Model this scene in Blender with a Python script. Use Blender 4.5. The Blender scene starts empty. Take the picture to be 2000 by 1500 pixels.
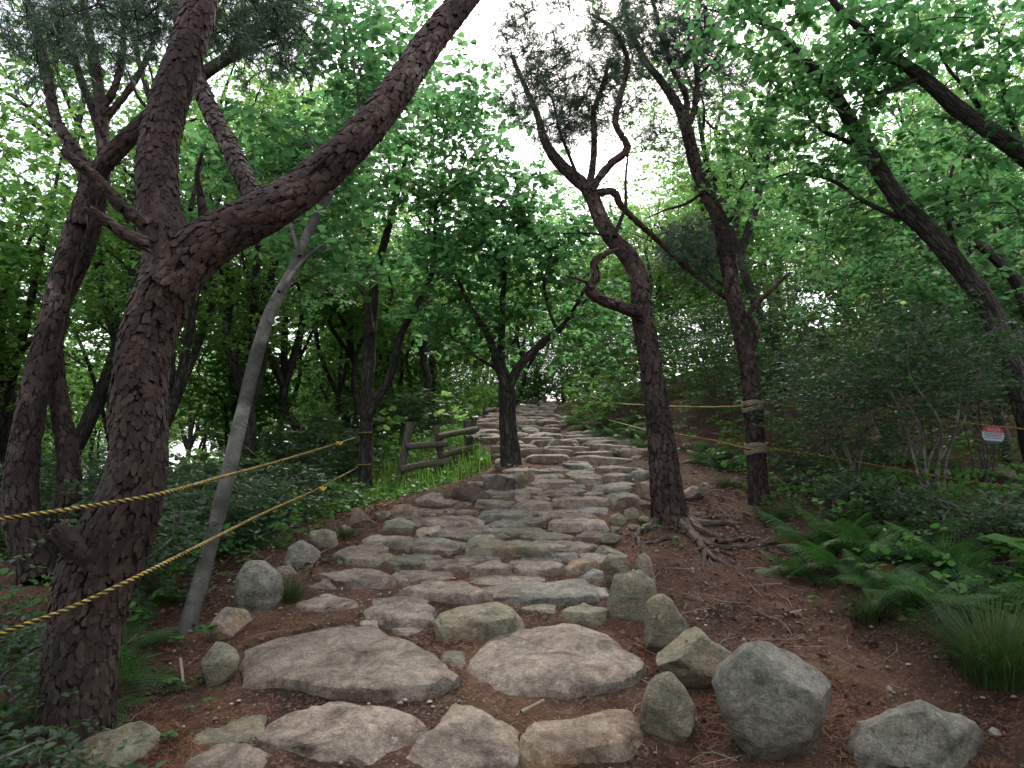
import bpy, math, random
import numpy as np
from mathutils import Vector

random.seed(7)
RNG = np.random.default_rng(11)
SC = bpy.context.scene
COL = SC.collection
rad = math.radians

# ---------------------------------------------------------------- camera, sky, sun, exposure
FOC = 1428.0                      # focal length in pixels of a 2000 px wide picture
PITCH = rad(6.0)
CAMZ = 1.5
cam_d = bpy.data.cameras.new('camera')
cam_d.sensor_width = 36.0
cam_d.lens = FOC / 2000.0 * 36.0
cam_d.clip_start = 0.05
cam_d.clip_end = 3000
cam = bpy.data.objects.new('camera', cam_d)
cam.location = (0, 0, CAMZ)
cam.rotation_euler = (rad(90) + PITCH, 0, 0)
COL.objects.link(cam)
SC.camera = cam

SUN_EL, SUN_AZ = rad(46), rad(10)          # azimuth measured from +Y towards +X
world = bpy.data.worlds.new('World')
SC.world = world
world.use_nodes = True
wn, wl = world.node_tree.nodes, world.node_tree.links
bg = wn['Background']
sky = wn.new('ShaderNodeTexSky')
sky.sky_type = 'NISHITA'
sky.sun_disc = False
sky.sun_elevation = SUN_EL
sky.sun_rotation = SUN_AZ
sky.air_density = 1.0
sky.dust_density = 4.0
sky.ozone_density = 1.0
mixw = wn.new('ShaderNodeMix')
mixw.data_type = 'RGBA'
mixw.inputs['Factor'].default_value = 0.55
wl.new(sky.outputs['Color'], mixw.inputs[6])
mixw.inputs[7].default_value = (7.6, 7.8, 8.5, 1)     # even cloud cover
wl.new(mixw.outputs[2], bg.inputs['Color'])
bg.inputs['Strength'].default_value = 0.12

sun_d = bpy.data.lights.new('sun', 'SUN')
sun_d.energy = 1.5
sun_d.angle = rad(14)
sun_d.color = (1.0, 0.96, 0.9)
sun = bpy.data.objects.new('sun', sun_d)
sd = Vector((math.sin(SUN_AZ) * math.cos(SUN_EL), math.cos(SUN_AZ) * math.cos(SUN_EL), math.sin(SUN_EL)))
sun.rotation_euler = sd.to_track_quat('Z', 'Y').to_euler()
sun.location = (0, 0, 30)
COL.objects.link(sun)

vs = SC.view_settings
vs.view_transform = 'Standard'
vs.look = 'None'
vs.gamma = 1.0
vs.use_curve_mapping = False
vs.exposure = 1.75
SC.cycles.max_bounces = 6
SC.cycles.diffuse_bounces = 3
SC.cycles.adaptive_threshold = 0.02
SC.cycles.glossy_bounces = 2
SC.cycles.transmission_bounces = 4
SC.cycles.transparent_max_bounces = 4

# ---------------------------------------------------------------- small maths helpers
def ray(px, py):
    u, v = (px - 1000.0) / FOC, (750.0 - py) / FOC
    c, s = math.cos(PITCH), math.sin(PITCH)
    return np.array([u, c - v * s, s + v * c])

def pt(px, py, Y):
    d = ray(px, py)
    return np.array([0, 0, CAMZ]) + d * (Y / d[1])

def hash3(i, j, k):
    n = (i.astype(np.int64) * 374761393 + j.astype(np.int64) * 668265263 + k.astype(np.int64) * 2147483647) & 0xffffffff
    n = ((n ^ (n >> 13)) * 1274126177) & 0xffffffff
    n = n ^ (n >> 16)
    return (n & 0xffffff) / float(0xffffff)

def vnoise(P):
    P = np.asarray(P, float)
    I = np.floor(P)
    f = P - I
    f = f * f * (3 - 2 * f)
    I = I.astype(np.int64)
    r = 0
    for a in (0, 1):
        for b in (0, 1):
            for c in (0, 1):
                w = (f[..., 0] if a else 1 - f[..., 0]) * (f[..., 1] if b else 1 - f[..., 1]) * (f[..., 2] if c else 1 - f[..., 2])
                r = r + w * hash3(I[..., 0] + a, I[..., 1] + b, I[..., 2] + c)
    return r * 2 - 1

def fbm(P, oct=4):
    P = np.asarray(P, float)
    r, a = 0, 1.0
    for o in range(oct):
        r = r + a * vnoise(P * (2.03 ** o) + 17.3 * o)
        a *= 0.5
    return r

# ---------------------------------------------------------------- terrain
TY = np.array([-200, 0, 3.0, 3.7, 4.4, 5.3, 5.9, 6.7, 7.7, 8.2, 9.0, 10.0, 10.5, 12, 14, 18, 22, 30, 400])
TX = np.array([-.42, -.42, -.39, -.36, -.34, -.31, -.25, -.09, .36, .6, .85, .68, .45, .12, .10, .6, 1.1, 1.6, 1.6])
TW = np.array([1.0, .95, .97, 1.0, .97, 1.02, 1.02, 1.03, .95, .88, .82, .88, .86, .68, .6, .42, .27, .25, .25])
PY = np.array([-300, -3, 2.9, 9.0, 10, 12, 14, 18, 22, 30, 60, 120, 400])
PZ = np.array([-4, -.8, .28, 1.5, 1.67, 1.98, 2.3, 2.75, 3.2, 3.7, 5.0, 6.0, 8.0])

def H0(x, y):
    x, y = np.asarray(x, float), np.asarray(y, float)
    xc, hw, p = np.interp(y, TY, TX), np.interp(y, TY, TW), np.interp(y, PY, PZ)
    dx = x - xc
    l = np.clip(-dx - hw, 0, None)
    r = np.clip(dx - hw, 0, None)
    lr = np.interp(y, [0, 3, 4.5, 6.5, 8, 400], [.2, .2, .04, .12, .25, .25])
    drop = lr * np.where(l < 14, l, 14 + (l - 14) * .35)
    rr = np.interp(y, [0, 8.5, 10.5, 16, 24, 400], [.0, .0, .24, .30, .2, .12])
    rise = rr * np.where(r < 7, r, 7 + (r - 7) * .4)
    # low earth bank along the right of the trodden dirt
    rise = rise + .16 * np.clip((r - 1.35) / .35, 0, 1) * np.interp(y, [2, 2.5, 6, 7], [0, 1, 1, 0])
    rise = rise + .05 * np.clip(r - 1.7, 0, 8) * np.interp(y, [0, 2, 7, 9], [1, 1, 1, 0])
    # dish of the steps: the path is slightly sunken between its boulders
    return p - drop + rise

def H(x, y):
    x, y = np.asarray(x, float), np.asarray(y, float)
    z = H0(x, y)
    d = np.abs(x - np.interp(y, TY, TX)) - np.interp(y, TY, TW)
    k = np.clip(d / .8, 0, 1)
    Q = np.stack([x, y, np.zeros_like(x)], -1)
    z = z + .012 * fbm(Q * 5.0, 3) + k * .05 * fbm(Q * 1.1 + 5, 3)
    return z + np.clip((np.abs(x) + np.abs(y) - 30) / 60, 0, 1) * .8 * fbm(Q * .12, 2)

def ground(px, py):
    d = ray(px, py)
    Y = np.concatenate([np.arange(1.5, 12, .01), np.arange(12, 60, .05)])
    t = Y / d[1]
    diff = CAMZ + d[2] * t - H(d[0] * t, Y)
    i = np.argmax(diff < 0)
    if diff[i] >= 0:
        i = len(Y) - 1
    return np.array([d[0] * t[i], Y[i], float(H(d[0] * t[i], Y[i]))])

# ---------------------------------------------------------------- mesh helpers
class MB:
    """collects vertices and faces; build() links them as one mesh object"""
    def __init__(s):
        s.V, s.Q, s.T, s.UV, s.n = [], [], [], [], 0
    def add(s, V, Q=None, T=None, UV=None):
        V = np.asarray(V, float).reshape(-1, 3)
        if Q is not None and len(Q): s.Q.append(np.asarray(Q, np.int64) + s.n)
        if T is not None and len(T): s.T.append(np.asarray(T, np.int64) + s.n)
        s.V.append(V)
        s.UV.append(np.zeros((len(V), 2)) if UV is None else np.asarray(UV, float))
        s.n += len(V)
    def mesh(s, name, smooth=True):
        V = np.concatenate(s.V)
        UV = np.concatenate(s.UV)
        Q = np.concatenate(s.Q) if s.Q else np.zeros((0, 4), np.int64)
        T = np.concatenate(s.T) if s.T else np.zeros((0, 3), np.int64)
        me = bpy.data.meshes.new(name)
        me.vertices.add(len(V))
        me.vertices.foreach_set('co', V.astype(np.float32).ravel())
        L = np.concatenate([Q.ravel(), T.ravel()]).astype(np.int32)
        me.loops.add(len(L))
        me.loops.foreach_set('vertex_index', L)
        me.polygons.add(len(Q) + len(T))
        st = np.concatenate([np.arange(len(Q)) * 4, len(Q) * 4 + np.arange(len(T)) * 3]).astype(np.int32)
        me.polygons.foreach_set('loop_start', st)
        uvl = me.uv_layers.new(name='UVMap')
        uvl.data.foreach_set('uv', UV[L].astype(np.float32).ravel())
        me.polygons.foreach_set('use_smooth', np.full(len(Q) + len(T), smooth))
        me.update(calc_edges=True)
        return me
    def build(s, name, mat, parent=None, smooth=True, origin=None):
        if origin is not None:
            o3 = np.asarray(origin, float)
            s.V = [v - o3 for v in s.V]
        return link(name, s.mesh(name, smooth), mat, parent, origin)

def link(name, me, mat, parent=None, loc=None):
    if mat is not None and len(me.materials) == 0:
        me.materials.append(mat)
    o = bpy.data.objects.new(name, me)
    COL.objects.link(o)
    if loc is not None: o.location = loc
    if parent is not None: o.parent = parent
    return o

def tag(o, label=None, cat=None, group=None, kind=None):
    if label: o['label'] = label
    if cat: o['category'] = cat
    if group: o['group'] = group
    if kind: o['kind'] = kind
    return o

def empty(name, loc=(0, 0, 0), rz=0.0):
    o = bpy.data.objects.new(name, None)
    o.empty_display_size = .1
    o.location = loc
    o.rotation_euler = (0, 0, rz)
    COL.objects.link(o)
    return o

def copy_tree(o, parent=None):
    c = o.copy()
    COL.objects.link(c)
    c.parent = parent
    for ch in o.children:
        copy_tree(ch, c)
    return c

def catmull(P, ds):
    """P: n x k control values (xyz + radius); returns dense samples about ds apart"""
    P = np.asarray(P, float)
    if len(P) < 2: return P
    E = np.vstack([2 * P[0] - P[1], P, 2 * P[-1] - P[-2]])
    out = []
    for i in range(1, len(E) - 2):
        p0, p1, p2, p3 = E[i - 1], E[i], E[i + 1], E[i + 2]
        n = max(1, int(np.linalg.norm((p2 - p1)[:3]) / ds))
        t = np.linspace(0, 1, n, endpoint=False)[:, None]
        out.append(.5 * ((2 * p1) + (-p0 + p2) * t + (2 * p0 - 5 * p1 + 4 * p2 - p3) * t ** 2 + (-p0 + 3 * p1 - 3 * p2 + p3) * t ** 3))
    out.append(P[-1:])
    R = np.vstack(out)
    if R.shape[1] > 3: R[:, 3] = np.clip(R[:, 3], P[:, 3].min() * .8, None)
    return R

def frames(C):
    T = np.gradient(C, axis=0)
    T /= np.linalg.norm(T, axis=1, keepdims=True) + 1e-9
    ref = np.array([0, 1.0, 0]) if abs(T[0][1]) < .9 else np.array([1.0, 0, 0])
    N = np.zeros_like(T)
    n = ref - T[0] * ref.dot(T[0])
    n /= np.linalg.norm(n)
    for i in range(len(T)):
        n = n - T[i] * n.dot(T[i])
        n /= np.linalg.norm(n) + 1e-9
        N[i] = n
    return T, N, np.cross(T, N)

def tube(mb, S, seg=8, amp=0.0, nf=6.0, cap=True, ridge=0.0):
    """S: n x 4 dense samples; the seam lies on the +Y side"""
    C, r = S[:, :3], S[:, 3]
    T, N, B = frames(C)
    a = np.linspace(0, 2 * math.pi, seg + 1)
    D = N[:, None, :] * np.cos(a)[None, :, None] + B[:, None, :] * np.sin(a)[None, :, None]
    D[:, -1] = D[:, 0]
    V = C[:, None, :] + D * r[:, None, None]
    L = np.concatenate([[0], np.cumsum(np.linalg.norm(np.diff(C, axis=0), axis=1))])
    if amp > 0:
        V = V + D * (amp * r[:, None] * fbm(V * nf, 3))[..., None]
    if ridge > 0:
        q = np.stack([D[..., 0] * 5.2, D[..., 1] * 5.2, np.broadcast_to(L[:, None] * 3.2, D.shape[:2])], -1)
        V = V + D * (ridge * (np.abs(fbm(q, 3)) - .35))[..., None]
    V[:, -1] = V[:, 0]
    n = len(C)
    UV = np.stack([np.broadcast_to(a[None, :] * r.mean(), (n, seg + 1)), np.broadcast_to(L[:, None], (n, seg + 1))], -1)
    i = np.arange(n - 1)[:, None] * (seg + 1) + np.arange(seg)[None, :]
    Q = np.stack([i, i + 1, i + seg + 2, i + seg + 1], -1).reshape(-1, 4)
    Vf = V.reshape(-1, 3)
    Tr = None
    UVf = UV.reshape(-1, 2)
    if cap:
        base = (n - 1) * (seg + 1)
        Vf = np.vstack([Vf, C[-1] + T[-1] * r[-1] * .4])
        UVf = np.vstack([UVf, UVf[-1]])
        k = np.arange(seg)
        Tr = np.stack([base + k, base + k + 1, np.full(seg, len(Vf) - 1)], -1)
    mb.add(Vf, Q, Tr, UVf)

LEAF_Q = np.array([[0, 1, 2, 3], [0, 3, 4, 5]])
OAK = np.array([[0, 0, 0], [-.20, .32, .05], [-.33, .70, .07], [0, 1, -.06], [.33, .70, .07], [.20, .32, .05]])
OVAL = np.array([[0, 0, 0], [-.21, .28, .04], [-.22, .62, .05], [0, 1, -.04], [.22, .62, .05], [.21, .28, .04]])
ROUND = np.array([[0, 0, 0], [-.40, .25, .05], [-.42, .62, .06], [0, 1, -.05], [.42, .62, .06], [.40, .25, .05]])

def unit(v):
    return v / (np.linalg.norm(v, axis=-1, keepdims=True) + 1e-9)

def add_leaves(mb, pos, d, size, tmpl=OAK, roll=.6):
    n = len(pos)
    up = np.array([0, 0, 1.0]) + RNG.normal(0, roll, (n, 3))
    nr = unit(up - d * np.sum(up * d, 1, keepdims=True))
    sd_ = np.cross(d, nr)
    V = pos[:, None, :] + size[:, None, None] * (tmpl[None, :, 0:1] * sd_[:, None] + tmpl[None, :, 1:2] * d[:, None] + tmpl[None, :, 2:3] * nr[:, None])
    Q = (np.arange(n)[:, None, None] * 6 + LEAF_Q[None]).reshape(-1, 4)
    mb.add(V.reshape(-1, 3), Q)

def rosettes(mb, C, k, size, tmpl=OAK, lo=-.75, hi=.35, jit=.35):
    """k leaves radiating from each point of C"""
    n = len(C)
    az = RNG.uniform(0, 2 * math.pi, (n, 1)) + np.arange(k)[None] * 2 * math.pi / k + RNG.normal(0, jit, (n, k))
    el = RNG.uniform(lo, hi, (n, k))
    d = np.stack([np.cos(az) * np.cos(el), np.sin(az) * np.cos(el), np.sin(el)], -1).reshape(-1, 3)
    pos = np.repeat(C, k, 0) + d * .012
    add_leaves(mb, pos, d, size * RNG.uniform(.42, 1.25, n * k), tmpl)

def needles(mb, C, D, k=36, ln=.10, w=.0022):
    """brushes of needles at twig tips C pointing along D"""
    n = len(C)
    t = RNG.uniform(0, 1, (n, k, 1))
    base = C[:, None] - D[:, None] * .12 * t
    R = RNG.normal(0, 1, (n, k, 3))
    d = unit(D[:, None] * RNG.uniform(.5, 1.5, (n, k, 1)) + unit(R) * .9)
    s = unit(np.cross(d, RNG.normal(0, 1, (n, k, 3)))) * w
    tip = base + d * ln * RNG.uniform(.7, 1.15, (n, k, 1))
    V = np.stack([base - s, base + s, tip], 2).reshape(-1, 3)
    mb.add(V, None, np.arange(n * k * 3).reshape(-1, 3))

def in_ball(n, c, r, flat=1.0):
    d = unit(RNG.normal(0, 1, (n, 3))) * (RNG.uniform(0, 1, (n, 1)) ** .42) * r
    d[:, 2] *= flat
    return np.asarray(c) + d

def grow(mb, nodes, C, r0=.010, wob=.12):
    """join each point of C to the nearest node of the skeleton with a curved twig; nodes grow as it goes"""
    nodes = np.asarray(nodes, float)
    dist = np.min(np.linalg.norm(C[:, None] - nodes[None], axis=2), axis=1)
    ends = []
    for c in C[np.argsort(dist)]:
        v = c - nodes
        L = np.linalg.norm(v, axis=1)
        i = int(np.argmin(L + .5 * np.clip(-v[:, 2], 0, None)))
        p, l = nodes[i], L[i]
        if l < .03: continue
        m1 = p + (c - p) * .35 + RNG.normal(0, wob, 3) * l * .6
        m2 = p + (c - p) * .7 + RNG.normal(0, wob, 3) * l * .6 + np.array([0, 0, .05 * l])
        rr = r0 * min(1.6, .45 + l * .6)
        S = catmull(np.array([[*p, rr], [*m1, rr * .8], [*m2, rr * .6], [*c, rr * .4]]), max(.06, l / 6))
        tube(mb, S, 4, cap=False)
        nodes = np.vstack([nodes, m1, m2, c])
        ends.append((c, unit(c - m2)))
    return ends

# ---------------------------------------------------------------- materials
MATS = {}
def newmat(name):
    m = bpy.data.materials.new(name)
    m.use_nodes = True
    MATS[name] = m
    nt = m.node_tree
    return m, nt.nodes, nt.links, nt.nodes['Principled BSDF'], nt.nodes['Material Output']

def ramp(n, stops):
    r = n.new('ShaderNodeValToRGB')
    e = r.color_ramp.elements
    while len(e) > 1: e.remove(e[-1])
    e[0].position = stops[0][0]; e[0].color = (*stops[0][1], 1)
    for p, c in stops[1:]:
        x = e.new(p); x.color = (*c, 1)
    return r

def noise_tex(n, l, scale, detail=6, rough=.6, vec=None, dist=0.0):
    t = n.new('ShaderNodeTexNoise')
    t.inputs['Scale'].default_value = scale
    t.inputs['Detail'].default_value = detail
    t.inputs['Roughness'].default_value = rough
    t.inputs['Distortion'].default_value = dist
    if vec is not None: l.new(vec, t.inputs['Vector'])
    return t

def mixc(n, l, fac, a, b, mode='MIX'):
    m = n.new('ShaderNodeMix')
    m.data_type = 'RGBA'
    m.blend_type = mode
    for s, v in ((m.inputs['Factor'], fac), (m.inputs[6], a), (m.inputs[7], b)):
        if isinstance(v, (int, float)): s.default_value = v
        elif isinstance(v, tuple): s.default_value = (*v, 1)
        else: l.new(v, s)
    return m.outputs[2]

def rng_node(n, l, src, a, b, c=0.0, d=1.0):
    m = n.new('ShaderNodeMapRange')
    l.new(src, m.inputs[0])
    for i, v in enumerate((a, b, c, d)): m.inputs[1 + i].default_value = v
    return m.outputs[0]

def leaf_mat(name, c0, c1, t0, t1, trans=.45, rough=.45, spec=.35):
    m, n, l, p, out = newmat(name)
    g = n.new('ShaderNodeNewGeometry')
    oi = n.new('ShaderNodeObjectInfo')
    ad = n.new('ShaderNodeMath'); ad.operation = 'MULTIPLY_ADD'
    l.new(oi.outputs['Random'], ad.inputs[0]); ad.inputs[1].default_value = .35
    sc_ = n.new('ShaderNodeMath'); sc_.operation = 'MULTIPLY'
    l.new(g.outputs['Random Per Island'], sc_.inputs[0]); sc_.inputs[1].default_value = .65
    l.new(sc_.outputs[0], ad.inputs[2])
    cb = mixc(n, l, ad.outputs[0], c0, c1)
    ct = mixc(n, l, ad.outputs[0], t0, t1)
    l.new(cb, p.inputs['Base Color'])
    p.inputs['Roughness'].default_value = rough
    p.inputs['Specular IOR Level'].default_value = spec
    tr = n.new('ShaderNodeBsdfTranslucent')
    l.new(ct, tr.inputs['Color'])
    mx = n.new('ShaderNodeMixShader')
    mx.inputs[0].default_value = trans
    l.new(p.outputs[0], mx.inputs[1]); l.new(tr.outputs[0], mx.inputs[2])
    l.new(mx.outputs[0], out.inputs['Surface'])
    return m

M_OAK = leaf_mat('oak_leaf', (.032, .075, .018), (.07, .12, .03), (.075, .23, .07), (.175, .35, .125), trans=.62, spec=.15)
M_FOREST = leaf_mat('forest_leaf', (.035, .08, .018), (.08, .125, .03), (.095, .26, .055), (.25, .42, .10), trans=.64, spec=.15)
M_DARKLEAF = leaf_mat('shrub_leaf', (.02, .046, .018), (.05, .08, .038), (.05, .14, .03), (.10, .20, .05), trans=.3, spec=.35)
M_FERN = leaf_mat('fern_green', (.018, .06, .014), (.04, .09, .02), (.04, .16, .02), (.08, .20, .03), trans=.3, spec=.2)
M_GRASS = leaf_mat('grass_green', (.03, .075, .015), (.07, .12, .026), (.07, .2, .025), (.14, .27, .04), trans=.45, spec=.2)
M_SEDGE = leaf_mat('sedge_green', (.022, .055, .014), (.075, .085, .03), (.04, .12, .02), (.10, .15, .035), trans=.25, spec=.2)
M_WEED = leaf_mat('weed_green', (.03, .09, .022), (.07, .14, .03), (.08, .26, .035), (.15, .34, .06), trans=.4, spec=.2)
M_NEEDLE = leaf_mat('pine_needle', (.028, .055, .032), (.05, .085, .045), (.04, .10, .04), (.07, .14, .06), trans=.25)
M_DEADNEEDLE = leaf_mat('dead_needle', (.10, .038, .02), (.26, .11, .055), (.1, .04, .02), (.2, .08, .04), trans=.1, rough=.7, spec=.2)
M_DEADLEAF = leaf_mat('dead_leaf', (.035, .02, .014), (.19, .11, .07), (.12, .06, .03), (.2, .1, .05), trans=.15, rough=.7, spec=.2)

def bark_mat(name, dark, mid, light, sx, sy, bump=.5, dist=.02):
    m, n, l, p, out = newmat(name)
    uv = n.new('ShaderNodeUVMap')
    mp = n.new('ShaderNodeMapping')
    mp.inputs['Scale'].default_value = (sx, sy, 1)
    l.new(uv.outputs[0], mp.inputs['Vector'])
    tc = n.new('ShaderNodeTexCoord')
    nz = noise_tex(n, l, 9, 5, .65, tc.outputs['Object'])
    add = n.new('ShaderNodeMixRGB'); add.blend_type = 'ADD'; add.inputs[0].default_value = .55
    l.new(mp.outputs[0], add.inputs[1]); l.new(nz.outputs['Color'], add.inputs[2])
    vo = n.new('ShaderNodeTexVoronoi'); vo.feature = 'DISTANCE_TO_EDGE'
    vo.inputs['Scale'].default_value = 1.0
    l.new(add.outputs[0], vo.inputs['Vector'])
    vc = n.new('ShaderNodeTexVoronoi'); vc.inputs['Scale'].default_value = 1.0
    l.new(add.outputs[0], vc.inputs['Vector'])
    fine = noise_tex(n, l, 60, 5, .7, tc.outputs['Object'])
    edge = rng_node(n, l, vo.outputs['Distance'], 0.0, .16)
    h = n.new('ShaderNodeMath'); h.operation = 'MULTIPLY_ADD'
    l.new(fine.outputs[0], h.inputs[0]); h.inputs[1].default_value = .35; l.new(edge, h.inputs[2])
    r = ramp(n, [(0, dark), (.45, mid), (1, light)])
    sep = n.new('ShaderNodeSeparateColor'); l.new(vc.outputs['Color'], sep.inputs[0])
    big = noise_tex(n, l, 2.2, 3, .6, tc.outputs['Object'])
    s2 = n.new('ShaderNodeMath'); s2.operation = 'MULTIPLY_ADD'
    l.new(sep.outputs[0], s2.inputs[0]); s2.inputs[1].default_value = .45; l.new(rng_node(n, l, big.outputs[0], .3, .7, 0, .55), s2.inputs[2])
    l.new(s2.outputs[0], r.inputs[0])
    c = mixc(n, l, edge, dark, r.outputs[0])
    l.new(c, p.inputs['Base Color'])
    p.inputs['Roughness'].default_value = .9
    p.inputs['Specular IOR Level'].default_value = .2
    b = n.new('ShaderNodeBump'); b.inputs['Strength'].default_value = bump; b.inputs['Distance'].default_value = dist
    l.new(h.outputs[0], b.inputs['Height']); l.new(b.outputs[0], p.inputs['Normal'])
    return m

M_PINE = bark_mat('pine_bark', (.010, .007, .006), (.034, .020, .015), (.07, .045, .035), 30, 13, .9, .012)
M_OAKB = bark_mat('oak_bark', (.014, .012, .010), (.042, .036, .029), (.095, .083, .068), 38, 7, .9, .012)
def grey_bark():
    m, n, l, p, out = newmat('grey_bark')
    uv = n.new('ShaderNodeUVMap'); tc = n.new('ShaderNodeTexCoord')
    mp = n.new('ShaderNodeMapping'); mp.inputs['Scale'].default_value = (9, 34, 1)
    l.new(uv.outputs[0], mp.inputs['Vector'])
    a = noise_tex(n, l, 1.0, 6, .65, mp.outputs[0], .6)
    b_ = noise_tex(n, l, 3.2, 5, .6, tc.outputs['Object'], .4)
    f = noise_tex(n, l, 70, 5, .7, tc.outputs['Object'])
    r = ramp(n, [(.38, (.03, .028, .022)), (.5, (.085, .08, .066)), (.62, (.18, .172, .146))])
    l.new(b_.outputs[0], r.inputs[0])
    c = mixc(n, l, rng_node(n, l, a.outputs[0], .52, .62, 0, .85), r.outputs[0], (.035, .03, .026))
    c = mixc(n, l, rng_node(n, l, f.outputs[0], .4, .65, 0, .6), c, (.07, .065, .052))
    l.new(c, p.inputs['Base Color']); p.inputs['Roughness'].default_value = .85; p.inputs['Specular IOR Level'].default_value = .2
    b = n.new('ShaderNodeBump'); b.inputs['Strength'].default_value = .5; b.inputs['Distance'].default_value = .006
    l.new(f.outputs[0], b.inputs['Height']); l.new(b.outputs[0], p.inputs['Normal'])
    return m
M_GREYB = grey_bark()
M_ROOT = bark_mat('root_bark', (.03, .02, .016), (.085, .058, .046), (.15, .11, .09), 30, 8, .6, .006)
M_TWIG = bark_mat('shrub_bark', (.05, .042, .034), (.11, .095, .078), (.19, .17, .145), 20, 12, .3, .003)

def flake_mat():
    m, n, l, p, out = newmat('bark_flake')
    g = n.new('ShaderNodeNewGeometry')
    tc = n.new('ShaderNodeTexCoord')
    nz = noise_tex(n, l, 40, 5, .7, tc.outputs['Object'])
    big = noise_tex(n, l, 1.6, 3, .6, tc.outputs['Object'])
    r = ramp(n, [(0, (.012, .0075, .006)), (.4, (.034, .021, .016)), (.75, (.068, .047, .037)), (1, (.16, .132, .112))])
    mu = n.new('ShaderNodeMath'); mu.operation = 'MULTIPLY_ADD'
    l.new(g.outputs['Random Per Island'], mu.inputs[0]); mu.inputs[1].default_value = .55
    l.new(rng_node(n, l, big.outputs[0], .38, .64, -.08, .45), mu.inputs[2])
    l.new(mu.outputs[0], r.inputs[0])
    sx = n.new('ShaderNodeSeparateXYZ'); l.new(tc.outputs['Object'], sx.inputs[0])
    r2 = ramp(n, [(0, (.016, .0095, .0075)), (.4, (.045, .025, .019)), (.75, (.088, .056, .045)), (1, (.19, .15, .13))])
    l.new(mu.outputs[0], r2.inputs[0])
    c0 = mixc(n, l, rng_node(n, l, sx.outputs[2], .9, 2.4, 0, .8), r.outputs[0], r2.outputs[0])
    c = mixc(n, l, rng_node(n, l, nz.outputs[0], .35, .75, 0, .55), c0, (.02, .013, .010))
    l.new(c, p.inputs['Base Color'])
    p.inputs['Roughness'].default_value = .85
    p.inputs['Specular IOR Level'].default_value = .25
    b = n.new('ShaderNodeBump'); b.inputs['Strength'].default_value = .5; b.inputs['Distance'].default_value = .004
    l.new(nz.outputs[0], b.inputs['Height']); l.new(b.outputs[0], p.inputs['Normal'])
    return m
M_FLAKE = flake_mat()

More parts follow.
